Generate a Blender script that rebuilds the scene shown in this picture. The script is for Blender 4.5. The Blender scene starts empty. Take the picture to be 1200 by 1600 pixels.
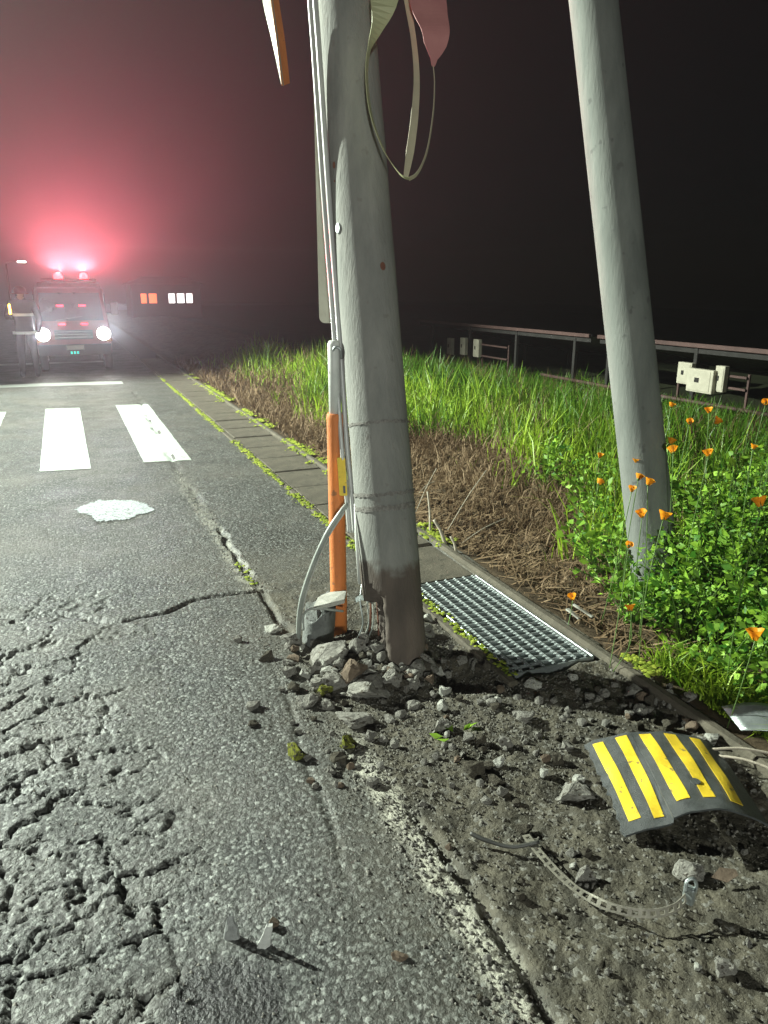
import bpy, bmesh, math, random
import numpy as np
from mathutils import Vector, Matrix
R = math.radians
rng = np.random.default_rng(7)
random.seed(7)
scene = bpy.context.scene

# ------------------------------------------------------------------ camera
FPX = 1150.0; CAMH = 1.65; PITCH = math.atan(350 / FPX); YAW = R(23)
cam_d = bpy.data.cameras.new('camera'); cam = bpy.data.objects.new('camera', cam_d)
scene.collection.objects.link(cam); scene.camera = cam
cam.location = (0, 0, CAMH); cam.rotation_euler = (R(90) - PITCH, 0, -YAW)
cam_d.sensor_fit = 'VERTICAL'; cam_d.sensor_height = 36; cam_d.sensor_width = 36
cam_d.lens = 36 * FPX / 1600; cam_d.clip_end = 600; cam_d.clip_start = 0.05

# ------------------------------------------------------------------ night sky
SUN_EL, SUN_AZ = R(30), R(-45)
world = bpy.data.worlds.new('World'); scene.world = world; world.use_nodes = True
wn = world.node_tree.nodes; wl = world.node_tree.links
sky = wn.new('ShaderNodeTexSky'); sky.sky_type = 'NISHITA'; sky.sun_disc = False
sky.sun_elevation = SUN_EL; sky.sun_rotation = SUN_AZ
wn['Background'].inputs['Strength'].default_value = 0.0004
wl.new(sky.outputs[0], wn['Background'].inputs['Color'])

def lamp(name, kind, loc, aim, energy, col, size=0.1, angle=90, blend=0.3):
    d = bpy.data.lights.new(name, kind); o = bpy.data.objects.new(name, d)
    scene.collection.objects.link(o); o.location = loc
    o.rotation_euler = (Vector(aim) - Vector(loc)).to_track_quat('-Z', 'Y').to_euler()
    d.energy = energy; d.color = col
    if kind == 'SPOT': d.spot_size = R(angle); d.spot_blend = blend; d.shadow_soft_size = size
    elif kind == 'POINT': d.shadow_soft_size = size
    elif kind == 'SUN': d.angle = size
    return o
# faint moonlight
lamp('moon', 'SUN', (-20, 20, 20), (0, 0, 0), 0.012, (0.8, 0.9, 1), R(0.5))
# an unseen key lamp assumed across the road and an added fill lamp behind the camera, both outside the picture
lamp('assumed_key_lamp', 'SPOT', (-8.6, 12.9, 7.2), (4.2, 5.8, -1.2), 43000, (0.91, 1.0, 0.87), 0.10, 76, 0.45)
lamp('fill_lamp_behind_camera', 'SPOT', (-1.6, -5.0, 2.2), (1.6, 4.2, 0.5), 1500, (0.95, 1.0, 0.92), 0.2, 52, 0.8)

vs = scene.view_settings
vs.view_transform = 'Standard'; vs.look = 'None'; vs.exposure = 0.0; vs.gamma = 1.0; vs.use_curve_mapping = False
cy = scene.cycles
cy.use_denoising = True; cy.max_bounces = 5; cy.diffuse_bounces = 2; cy.glossy_bounces = 2
cy.transmission_bounces = 3; cy.volume_bounces = 0; cy.transparent_max_bounces = 6
cy.sample_clamp_indirect = 4.0

# ------------------------------------------------------------------ projection helpers (where a thing seen in the photo stands)
_fw = np.array([math.sin(YAW) * math.cos(PITCH), math.cos(YAW) * math.cos(PITCH), -math.sin(PITCH)])
_rt = np.array([math.cos(YAW), -math.sin(YAW), 0.0]); _up = np.cross(_rt, _fw)
_c0 = np.array([0, 0, CAMH])
def _ray(x, y): return _fw * FPX + _rt * (x - 600) + _up * (800 - y)
def G(x, y, z=0.0): d = _ray(x, y); return _c0 + d * ((z - CAMH) / d[2])
def V(x, y, zc): return _c0 + _ray(x, y) * zc / FPX
def depth(p): return float((np.asarray(p) - _c0) @ _fw)

# ------------------------------------------------------------------ mesh helpers
def link(o): scene.collection.objects.link(o); return o
def tag(o, label=None, cat=None, group=None, kind=None):
    if label: o['label'] = label
    if cat: o['category'] = cat
    if group: o['group'] = group
    if kind: o['kind'] = kind
    return o
def thing(name, label, cat, loc=(0, 0, 0), group=None):
    o = link(bpy.data.objects.new(name, None)); o.location = tuple(map(float, loc)); o.empty_display_size = .1
    o['wl'] = list(map(float, loc))
    return tag(o, label, cat, group)
def wloc(o):
    p = o; v = np.zeros(3)
    while p is not None: v = v + np.array(p.location); p = p.parent
    return v
def mk_mesh(name, verts, faces, mat=None, smooth=False):
    me = bpy.data.meshes.new(name)
    v = np.asarray(verts, dtype=np.float32).reshape(-1, 3)
    if isinstance(faces, np.ndarray):
        n, k = faces.shape
        me.vertices.add(len(v)); me.vertices.foreach_set('co', v.ravel())
        me.loops.add(n * k); me.loops.foreach_set('vertex_index', faces.astype(np.int32).ravel())
        me.polygons.add(n); me.polygons.foreach_set('loop_start', np.arange(0, n * k, k, dtype=np.int32))
        me.polygons.foreach_set('loop_total', np.full(n, k, dtype=np.int32))
        me.update(calc_edges=True)
    else:
        me.from_pydata([tuple(map(float, p)) for p in v], [], [tuple(map(int, f)) for f in faces]); me.update()
    if smooth: me.polygons.foreach_set('use_smooth', np.ones(len(me.polygons), dtype=bool))
    if mat: me.materials.append(mat)
    return me
def obj(name, verts, faces, mat, parent=None, smooth=False, loc=None):
    """verts in world coordinates; loc = origin for a top-level mesh"""
    v = np.asarray(verts, dtype=float).reshape(-1, 3)
    if parent is not None: v = v - wloc(parent)
    elif loc is not None: v = v - np.asarray(loc, dtype=float)
    o = link(bpy.data.objects.new(name, mk_mesh(name, v, faces, mat, smooth)))
    if parent is not None: o.parent = parent
    elif loc is not None: o.location = tuple(map(float, loc))
    return o
def box(cx, cy, cz, sx, sy, sz, rz=0, bev=0.0):
    """bevelled box -> verts, faces (convex hull style with chamfered corners)"""
    b = min(bev, .45 * min(sx, sy, sz)); P = []
    bm = bmesh.new()
    for dx in (-1, 1):
        for dy in (-1, 1):
            for dz in (-1, 1):
                x, y, z = dx * sx / 2, dy * sy / 2, dz * sz / 2
                if b > 0:
                    bm.verts.new((x - dx * b, y - dy * b, z)); bm.verts.new((x - dx * b, y, z - dz * b)); bm.verts.new((x, y - dy * b, z - dz * b))
                else: bm.verts.new((x, y, z))
    r = bmesh.ops.convex_hull(bm, input=bm.verts)
    bmesh.ops.dissolve_limit(bm, angle_limit=R(1), verts=bm.verts, edges=bm.edges)
    bm.verts.index_update(); c, s = math.cos(rz), math.sin(rz)
    vv = [(cx + v.co.x * c - v.co.y * s, cy + v.co.x * s + v.co.y * c, cz + v.co.z) for v in bm.verts]
    ff = [[v.index for v in f.verts] for f in bm.faces]; bm.free()
    return vv, ff
def join(*vf):
    V_, F_ = [], []
    for v, f in vf:
        n = len(V_); V_ += [tuple(p) for p in v]; F_ += [[i + n for i in q] for q in f]
    return V_, F_
def spline(pts, n):
    P = np.asarray(pts, dtype=float); m = len(P); out = []
    for t in np.linspace(0, m - 1, n):
        i = min(int(t), m - 2); u = t - i
        p0, p1, p2, p3 = P[max(i - 1, 0)], P[i], P[i + 1], P[min(i + 2, m - 1)]
        out.append(.5 * ((2 * p1) + (-p0 + p2) * u + (2 * p0 - 5 * p1 + 4 * p2 - p3) * u * u + (-p0 + 3 * p1 - 3 * p2 + p3) * u ** 3))
    return np.array(out)
def tube(pts, rad, n=10, cap=True):
    P = np.asarray(pts, dtype=float); m = len(P)
    rad = np.full(m, rad) if np.isscalar(rad) else np.asarray(rad)
    T = np.gradient(P, axis=0); T /= np.linalg.norm(T, axis=1)[:, None] + 1e-12
    a = np.array([1., 0, 0]) if abs(T[0][0]) < .8 else np.array([0, 1., 0])
    u = np.cross(T[0], a); u /= np.linalg.norm(u); vs_, fs = [], []
    for i in range(m):
        u = u - T[i] * (u @ T[i]); u /= np.linalg.norm(u); w = np.cross(T[i], u)
        for k in range(n):
            th = 2 * math.pi * k / n; vs_.append(P[i] + rad[i] * (math.cos(th) * u + math.sin(th) * w))
    for i in range(m - 1):
        for k in range(n):
            fs.append([i * n + k, i * n + (k + 1) % n, (i + 1) * n + (k + 1) % n, (i + 1) * n + k])
    if cap: fs.append(list(range(n))[::-1]); fs.append([(m - 1) * n + k for k in range(n)])
    return vs_, fs
def ribbon(pts, widths, dirs, th):
    """flat strip with thickness; dirs = width direction per point"""
    P = np.asarray(pts, dtype=float); m = len(P); T = np.gradient(P, axis=0); vs_, fs = [], []
    for i in range(m):
        d = np.asarray(dirs[i], dtype=float); t = T[i] / np.linalg.norm(T[i]); d = d - t * (d @ t); d /= np.linalg.norm(d)
        nn = np.cross(t, d) * th / 2; w = widths[i] / 2
        vs_ += [P[i] - d * w - nn, P[i] + d * w - nn, P[i] + d * w + nn, P[i] - d * w + nn]
    for i in range(m - 1):
        for k in range(4): fs.append([i * 4 + k, i * 4 + (k + 1) % 4, (i + 1) * 4 + (k + 1) % 4, (i + 1) * 4 + k])
    fs += [[3, 2, 1, 0], [(m - 1) * 4 + k for k in range(4)]]
    return vs_, fs
def lathe(c, prof, n=20):
    vs_, fs = [], []; m = len(prof)
    for r, z in prof:
        for k in range(n):
            a = 2 * math.pi * k / n; vs_.append((c[0] + r * math.cos(a), c[1] + r * math.sin(a), c[2] + z))
    for i in range(m - 1):
        for k in range(n): fs.append([i * n + k, i * n + (k + 1) % n, (i + 1) * n + (k + 1) % n, (i + 1) * n + k])
    fs.append(list(range(n))[::-1]); fs.append([(m - 1) * n + k for k in range(n)])
    return vs_, fs

# numpy noise
def _hash(ix, iy, s=0):
    h = (ix.astype(np.int64) * 374761393 + iy.astype(np.int64) * 668265263 + s * 1442695041) & 0xffffffff
    h = ((h ^ (h >> 13)) * 1274126177) & 0xffffffff
    return ((h ^ (h >> 16)) & 0xffffff) / float(0xffffff)
def vnoise(x, y, s=0):
    ix, iy = np.floor(x), np.floor(y); fx, fy = x - ix, y - iy
    fx, fy = fx * fx * (3 - 2 * fx), fy * fy * (3 - 2 * fy)
    a, b, c, d = _hash(ix, iy, s), _hash(ix + 1, iy, s), _hash(ix, iy + 1, s), _hash(ix + 1, iy + 1, s)
    return a + (b - a) * fx + (c - a) * fy + (a - b - c + d) * fx * fy
def fbm(x, y, s=0, o=4):
    t = 0; a = .5
    for k in range(o): t = t + a * vnoise(x * 2 ** k, y * 2 ** k, s + k * 17); a *= .5
    return t
def voro(x, y, s=0):
    ix, iy = np.floor(x), np.floor(y); f1 = np.full(x.shape, 9.); f2 = np.full(x.shape, 9.); cid = np.zeros(x.shape)
    for dx in (-1, 0, 1):
        for dy in (-1, 0, 1):
            cx, cy_ = ix + dx, iy + dy
            px = cx + .1 + .8 * _hash(cx, cy_, s); py = cy_ + .1 + .8 * _hash(cx, cy_, s + 5)
            d = np.hypot(px - x, py - y); n = d < f1
            f2 = np.where(n, f1, np.minimum(f2, d)); cid = np.where(n, _hash(cx, cy_, s + 9), cid); f1 = np.where(n, d, f1)
    return f1, f2, cid
def sstep(a, b, x): t = np.clip((x - a) / (b - a), 0, 1); return t * t * (3 - 2 * t)
def polydist(x, y, pts):
    d = np.full(np.shape(x), 99.)
    for (ax, ay), (bx, by) in zip(pts[:-1], pts[1:]):
        vx, vy = bx - ax, by - ay; t = np.clip(((x - ax) * vx + (y - ay) * vy) / (vx * vx + vy * vy), 0, 1)
        d = np.minimum(d, np.hypot(x - ax - t * vx, y - ay - t * vy))
    return d

# ------------------------------------------------------------------ materials
def nodes(name):
    m = bpy.data.materials.new(name); m.use_nodes = True; nt = m.node_tree
    return m, nt, nt.nodes, nt.links, nt.nodes['Principled BSDF']
def pm(name, c1, c2=None, scale=8, rough=.6, bump=0.0, bscale=40, spec=.5, metal=0, detail=6, stretch=None, spots=None):
    """procedural material: two-tone noise, optional dark spots, bump"""
    m, nt, N, L, B = nodes(name)
    tc = N.new('ShaderNodeTexCoord'); co = tc.outputs['Object']
    if stretch:
        mp = N.new('ShaderNodeMapping'); mp.inputs['Scale'].default_value = stretch; L.new(co, mp.inputs['Vector']); co = mp.outputs[0]
    nz = N.new('ShaderNodeTexNoise'); nz.inputs['Scale'].default_value = scale; nz.inputs['Detail'].default_value = detail; nz.inputs['Roughness'].default_value = .65
    L.new(co, nz.inputs['Vector'])
    cr = N.new('ShaderNodeValToRGB'); cr.color_ramp.elements[0].position = .33; cr.color_ramp.elements[1].position = .67
    cr.color_ramp.elements[0].color = (*c1, 1); cr.color_ramp.elements[1].color = (*(c2 or c1), 1)
    L.new(nz.outputs['Fac'], cr.inputs['Fac']); col = cr.outputs['Color']
    if spots:
        n2 = N.new('ShaderNodeTexNoise'); n2.inputs['Scale'].default_value = spots[1]; n2.inputs['Detail'].default_value = 3; L.new(tc.outputs['Object'], n2.inputs['Vector'])
        r2 = N.new('ShaderNodeValToRGB'); r2.color_ramp.elements[0].position = spots[2]; r2.color_ramp.elements[1].position = spots[2] + .06
        L.new(n2.outputs['Fac'], r2.inputs['Fac']); mx = N.new('ShaderNodeMixRGB'); mx.inputs['Color2'].default_value = (*spots[0], 1)
        L.new(r2.outputs['Color'], mx.inputs['Fac']); L.new(col, mx.inputs['Color1']); col = mx.outputs['Color']
    L.new(col, B.inputs['Base Color'])
    B.inputs['Roughness'].default_value = rough; B.inputs['Specular IOR Level'].default_value = spec; B.inputs['Metallic'].default_value = metal
    if bump:
        bn = N.new('ShaderNodeTexNoise'); bn.inputs['Scale'].default_value = bscale; bn.inputs['Detail'].default_value = 6; bn.inputs['Roughness'].default_value = .7
        L.new(co, bn.inputs['Vector']); bp = N.new('ShaderNodeBump'); bp.inputs['Strength'].default_value = bump; bp.inputs['Distance'].default_value = .01
        L.new(bn.outputs['Fac'], bp.inputs['Height']); L.new(bp.outputs['Normal'], B.inputs['Normal'])
    return m
def emit(name, col, strength):
    m, nt, N, L, B = nodes(name)
    B.inputs['Base Color'].default_value = (*[min(1, c) for c in col], 1); B.inputs['Emission Color'].default_value = (*col, 1); B.inputs['Emission Strength'].default_value = strength
    return m
def leafmat(name, c1, c2, trans=.3, rough=.45, spec=.35):
    m, nt, N, L, B = nodes(name)
    at = N.new('ShaderNodeAttribute'); at.attribute_name = 'var'
    mx = N.new('ShaderNodeMixRGB'); mx.use_clamp = True; mx.inputs['Color1'].default_value = (*c1, 1); mx.inputs['Color2'].default_value = (*c2, 1)
    L.new(at.outputs['Fac'], mx.inputs['Fac']); L.new(mx.outputs[0], B.inputs['Base Color'])
    B.inputs['Roughness'].default_value = rough; B.inputs['Specular IOR Level'].default_value = spec
    tr = N.new('ShaderNodeBsdfTranslucent'); L.new(mx.outputs[0], tr.inputs['Color'])
    ms = N.new('ShaderNodeMixShader'); ms.inputs[0].default_value = trans
    L.new(B.outputs[0], ms.inputs[1]); L.new(tr.outputs[0], ms.inputs[2]); L.new(ms.outputs[0], N['Material Output'].inputs['Surface'])
    return m

def road_material():
    m, nt, N, L, B = nodes('asphalt_and_soil')
    tc = N.new('ShaderNodeTexCoord'); co = tc.outputs['Object']
    def noise(sc, det=4, ro=.6):
        n = N.new('ShaderNodeTexNoise'); n.inputs['Scale'].default_value = sc; n.inputs['Detail'].default_value = det; n.inputs['Roughness'].default_value = ro; L.new(co, n.inputs['Vector']); return n.outputs['Fac']
    def vor(sc, out='Distance'):
        v = N.new('ShaderNodeTexVoronoi'); v.inputs['Scale'].default_value = sc; L.new(co, v.inputs['Vector']); return v.outputs[out]
    def math_(op, a, b=None, clamp=False):
        q = N.new('ShaderNodeMath'); q.operation = op; q.use_clamp = clamp
        for i, x in enumerate((a, b)):
            if x is None: continue
            if isinstance(x, (int, float)): q.inputs[i].default_value = x
            else: L.new(x, q.inputs[i])
        return q.outputs[0]
    def ramp(f, stops):
        r = N.new('ShaderNodeValToRGB'); e = r.color_ramp.elements
        while len(e) < len(stops): e.new(.5)
        for q, (p, c) in zip(e, stops): q.position = p; q.color = (*c, 1) if not isinstance(c, (int, float)) else (c, c, c, 1)
        L.new(f, r.inputs['Fac']); return r.outputs['Color']
    def mix(f, a, b):
        q = N.new('ShaderNodeMixRGB')
        for k, x in zip(('Fac', 'Color1', 'Color2'), (f, a, b)):
            if isinstance(x, tuple): q.inputs[k].default_value = (*x, 1)
            elif isinstance(x, (int, float)): q.inputs[k].default_value = x
            else: L.new(x, q.inputs[k])
        return q.outputs[0]
    nzv = N.new('ShaderNodeTexNoise'); nzv.inputs['Scale'].default_value = 95; nzv.inputs['Detail'].default_value = 3; L.new(co, nzv.inputs['Vector'])
    vsub = N.new('ShaderNodeVectorMath'); vsub.operation = 'MULTIPLY_ADD'; L.new(nzv.outputs['Color'], vsub.inputs[0]); vsub.inputs[1].default_value = (.016, .016, .016); L.new(co, vsub.inputs[2])
    cell = N.new('ShaderNodeTexVoronoi'); cell.inputs['Scale'].default_value = 70; cell.distance = 'CHEBYCHEV'; L.new(vsub.outputs[0], cell.inputs['Vector'])
    cel2 = N.new('ShaderNodeTexVoronoi'); cel2.inputs['Scale'].default_value = 150; L.new(vsub.outputs[0], cel2.inputs['Vector'])
    sep2 = N.new('ShaderNodeSeparateColor'); L.new(cel2.outputs['Color'], sep2.inputs[0])
    sepc = N.new('ShaderNodeSeparateColor'); L.new(cell.outputs['Color'], sepc.inputs[0])
    stone = ramp(sepc.outputs[0], [(0, (.022, .023, .022)), (.45, (.055, .059, .055)), (.75, (.128, .136, .127)), (.92, (.25, .265, .247)), (1, (.40, .415, .39))])
    stone = mix(.35, stone, ramp(sep2.outputs[0], [(0, (.03, .031, .029)), (.6, (.11, .115, .105)), (.9, (.26, .27, .25)), (1, (.38, .39, .36))]))
    gap = ramp(cell.outputs['Distance'], [(.30, 0.0), (.58, 1.0)])
    asph = mix(gap, stone, (.022, .022, .020))
    asph = mix(math_('MULTIPLY', ramp(noise(1.3), [(.42, 0.), (.68, 1.)]), .45), asph, (.12, .112, .095))
    # soil on the shoulder, ragged edge about the seam
    sep = N.new('ShaderNodeSeparateXYZ'); L.new(co, sep.inputs[0]); X, Y = sep.outputs[0], sep.outputs[1]
    soil = mix(ramp(noise(9, 6), [(.35, 0.), (.65, 1.)]), (.034, .031, .022), (.094, .084, .060))
    sst = mix(ramp(sepc.outputs[1], [(.90, 0.), (.95, 1.)]), soil, (.15, .145, .125))
    xx = math_('ADD', X, math_('MULTIPLY', math_('SUBTRACT', noise(2.2, 5), .5), .35))
    nearf = math_('MULTIPLY', ramp(math_('MULTIPLY', Y, .1), [(.36, 1.), (.46, 0.)]), ramp(math_('SUBTRACT', xx, .10), [(.70, 0.), (.80, 1.)]))
    # thin dust over the asphalt left of the seam, near
    dust = math_('MULTIPLY', ramp(math_('SUBTRACT', xx, 0.0), [(.40, 0.), (.85, .75)]), ramp(math_('MULTIPLY', Y, .1), [(.26, 1.), (.50, .25)]))
    asph = mix(math_('MULTIPLY', dust, ramp(noise(14, 5), [(.3, .35), (.7, 1.)])), asph, (.070, .064, .046))
    col = mix(nearf, asph, sst)
    # old concrete shoulder beyond the soil
    # remnants of a crumbled white edge line at x=.85
    dx = math_('ABSOLUTE', math_('SUBTRACT', math_('ADD', X, math_('MULTIPLY', math_('SUBTRACT', noise(5, 4), .5), .12)), .835))
    line = math_('MULTIPLY', ramp(dx, [(.03, 1.), (.07, 0.)]), ramp(noise(16, 6, .7), [(.44, 0.), (.52, 1.)]))
    line = math_('MULTIPLY', line, ramp(math_('MULTIPLY', Y, .1), [(.0, .85), (.222, .85), (.24, 0.), (.38, 0.), (.41, .4), (.62, .22), (.7, 0.)]))
    col = mix(line, col, (.42, .41, .34))
    L.new(col, B.inputs['Base Color'])
    rg = ramp(noise(3), [(.35, .44), (.7, .66)])
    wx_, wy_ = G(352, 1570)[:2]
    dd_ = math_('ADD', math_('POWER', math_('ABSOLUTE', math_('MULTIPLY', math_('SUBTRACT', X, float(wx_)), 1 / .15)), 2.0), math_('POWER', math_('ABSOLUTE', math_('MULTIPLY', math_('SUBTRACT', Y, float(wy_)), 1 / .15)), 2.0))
    dark_patch = ramp(math_('MULTIPLY', math_('ADD', dd_, math_('MULTIPLY', math_('SUBTRACT', noise(6, 5), .5), 1.6)), .5), [(.30, 1.), (.62, 0.)])  # ragged dark patch with its own even roughness
    col = mix(math_('MULTIPLY', dark_patch, .9), col, (.008, .008, .008)); L.new(col, B.inputs['Base Color'])
    rg = mix(dark_patch, rg, (.4, .4, .4))
    rg2 = mix(nearf, rg, (.75, .75, .75)); L.new(rg2, B.inputs['Roughness'])
    B.inputs['Specular IOR Level'].default_value = .36
    h = math_('ADD', math_('MULTIPLY', math_('MINIMUM', cell.outputs['Distance'], .6), -1.0), math_('MULTIPLY', noise(160, 4, .7), .7))
    bp = N.new('ShaderNodeBump'); bp.inputs['Strength'].default_value = .8; bp.inputs['Distance'].default_value = .005
    L.new(h, bp.inputs['Height']); L.new(bp.outputs['Normal'], B.inputs['Normal'])
    return m

M = {}
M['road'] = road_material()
M['paint'] = pm('worn_white_paint', (.33, .37, .34), (.44, .48, .43), 6, .5, .5, 120, spots=((.10, .10, .09), 22, .66))
M['concrete'] = pm('pole_concrete', (.155, .16, .148), (.235, .235, .215), 9, .85, .6, 70, .25, stretch=(1, 1, .22), spots=((.17, .165, .15), 22, .65))
M['slab'] = pm('gutter_concrete', (.058, .052, .038), (.105, .092, .068), 7, .85, .6, 60, .3, spots=((.06, .055, .04), 12, .62))
M['rubble'] = pm('broken_concrete', (.12, .115, .10), (.29, .28, .25), 6, .9, .9, 14, .2, spots=((.07, .062, .05), 5, .58))
M['rubble_dark'] = pm('dark_clod', (.04, .036, .028), (.10, .09, .07), 7, .95, .9, 14, .1)
M['rubble_pale'] = pm('pale_chip', (.24, .24, .215), (.40, .40, .355), 6, .8, .7, 14, .3, spots=((.12, .11, .09), 5, .6))
M['rubble_brown'] = pm('brown_slab', (.10, .075, .055), (.19, .145, .105), 7, .9, .8, 14, .2)
M['shardgrey'] = pm('shard_grey', (.16, .165, .16), (.30, .31, .30), 30, .8, .6, 90, .3)
M['shardpale'] = pm('shard_pale', (.34, .35, .33), (.5, .51, .48), 30, .7, .5, 90, .3)
M['gravelmix'] = pm('gravel_mix', (.05, .047, .038), (.20, .19, .165), 25, .9, .3, 60, .2)
M['moss'] = leafmat('moss', (.10, .15, .015), (.36, .41, .06), .15, .8, .1)
M['mossy'] = pm('mossy_stone', (.09, .10, .025), (.25, .26, .045), 7, .98, 1.0, 22, .05, spots=((.06, .055, .04), 4, .52))
M['steel'] = pm('galvanised_steel', (.26, .29, .29), (.40, .44, .43), 20, .42, .2, 80, .5, .75)
M['conduit'] = pm('grey_conduit', (.30, .31, .30), (.42, .43, .41), 12, .35, .12, 60, .5, stretch=(1, 1, .2))
M['cable'] = pm('cable_sheath', (.20, .22, .20), (.30, .32, .29), 10, .45, .1, 60)
M['dark_cable'] = pm('dark_cable', (.02, .02, .018), (.05, .05, .045), 10, .5, .1, 60)
M['orange'] = pm('orange_sleeve', (.42, .12, .025), (.56, .18, .045), 9, .65, .3, 60, .35, stretch=(1, 1, .3), spots=((.24, .10, .04), 22, .64))
M['postgrey'] = pm('post_grey', (.40, .42, .40), (.52, .53, .50), 6, .5, .15, 60, spots=((.25, .22, .18), 18, .66))
M['signback'] = pm('sign_back', (.22, .22, .17), (.30, .30, .24), 4, .5, .1, 40, .4, .3)
M['yellow'] = pm('yellow_paint', (.58, .40, .02), (.78, .56, .03), 14, .55, .3, 90, spots=((.22, .17, .05), 38, .63))
M['rubber'] = pm('black_rubber', (.030, .034, .034), (.065, .072, .072), 30, .48, .6, 300, .5)
M['straplight'] = pm('strap_light', (.17, .16, .13), (.29, .275, .225), 30, .5, .3, 90, .5, .3)
M['olive'] = pm('torn_sheet_olive', (.30, .31, .16), (.38, .38, .22), 5, .5, .1, 40)
M['pink'] = pm('torn_sheet_pink', (.34, .13, .13), (.42, .18, .17), 5, .6, .1, 40)
M['cream'] = pm('torn_sheet_cream', (.32, .29, .20), (.42, .38, .27), 5, .55, .1, 40)
M['rust'] = pm('rust', (.10, .035, .02), (.17, .06, .03), 20, .8, .4, 90)
M['wood'] = pm('stake_wood', (.25, .22, .17), (.40, .36, .29), 14, .8, .5, 60, .2, stretch=(1, 1, .2))
M['grass'] = leafmat('grass', (.06, .15, .008), (.40, .56, .045), .35)
M['drygrass'] = leafmat('dry_grass', (.085, .05, .025), (.28, .20, .12), .2, .7, .2)
M['leaf'] = leafmat('leaf', (.04, .14, .014), (.30, .50, .05), .35, .55, .3)
M['petal'] = leafmat('petal', (.80, .24, .01), (.90, .42, .02), .4, .5, .2)
M['budyellow'] = leafmat('bud', (.5, .38, .03), (.55, .45, .06), .2, .6, .2)
M['verge'] = pm('verge_soil', (.035, .025, .015), (.10, .075, .048), 6, .95, .9, 40, .1)
M['field'] = pm('field_soil', (.018, .022, .010), (.035, .04, .02), 2, .95, .3, 10, .1)
M['far'] = pm('far_ground', (.02, .02, .018), (.035, .035, .03), .6, .9, .2, 5, .1)

M['concrete2'] = pm('pole_concrete_weathered', (.11, .12, .11), (.17, .18, .165), 9, .85, .4, 70, .25, stretch=(1, 1, .2), spots=((.10, .105, .098), 16, .66))
# stained lower end of the pole: soil colour from years in the ground
def stained_concrete():
    m = M['concrete'].copy(); m.name = 'pole_concrete_stained'; nt = m.node_tree; N, L = nt.nodes, nt.links; B = N['Principled BSDF']
    src = B.inputs['Base Color'].links[0].from_socket
    tc = N.new('ShaderNodeTexCoord'); sp = N.new('ShaderNodeSeparateXYZ'); L.new(tc.outputs['Object'], sp.inputs[0])
    nz = N.new('ShaderNodeTexNoise'); nz.inputs['Scale'].default_value = 11; nz.inputs['Detail'].default_value = 5; L.new(tc.outputs['Object'], nz.inputs['Vector'])
    ad = N.new('ShaderNodeMath'); ad.operation = 'MULTIPLY_ADD'; L.new(nz.outputs['Fac'], ad.inputs[0]); ad.inputs[1].default_value = .20; L.new(sp.outputs[2], ad.inputs[2])
    cr = N.new('ShaderNodeValToRGB'); e = cr.color_ramp.elements; e[0].position = .55; e[0].color = (1, 1, 1, 1); e[1].position = .59; e[1].color = (0, 0, 0, 1)
    L.new(ad.outputs[0], cr.inputs['Fac'])
    st = N.new('ShaderNodeValToRGB'); st.color_ramp.elements[0].color = (.06, .05, .042, 1); st.color_ramp.elements[1].color = (.125, .10, .082, 1); st.color_ramp.elements[0].position = .35; st.color_ramp.elements[1].position = .65
    n2 = N.new('ShaderNodeTexNoise'); n2.inputs['Scale'].default_value = 7; n2.inputs['Detail'].default_value = 6; mp = N.new('ShaderNodeMapping'); mp.inputs['Scale'].default_value = (1, 1, .3)
    L.new(tc.outputs['Object'], mp.inputs[0]); L.new(mp.outputs[0], n2.inputs['Vector']); L.new(n2.outputs['Fac'], st.inputs['Fac'])
    mx = N.new('ShaderNodeMixRGB'); L.new(cr.outputs['Color'], mx.inputs['Fac']); L.new(src, mx.inputs['Color1']); L.new(st.outputs['Color'], mx.inputs['Color2'])
    L.new(mx.outputs[0], B.inputs['Base Color'])
    return m
M['polestain'] = stained_concrete()

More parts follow.
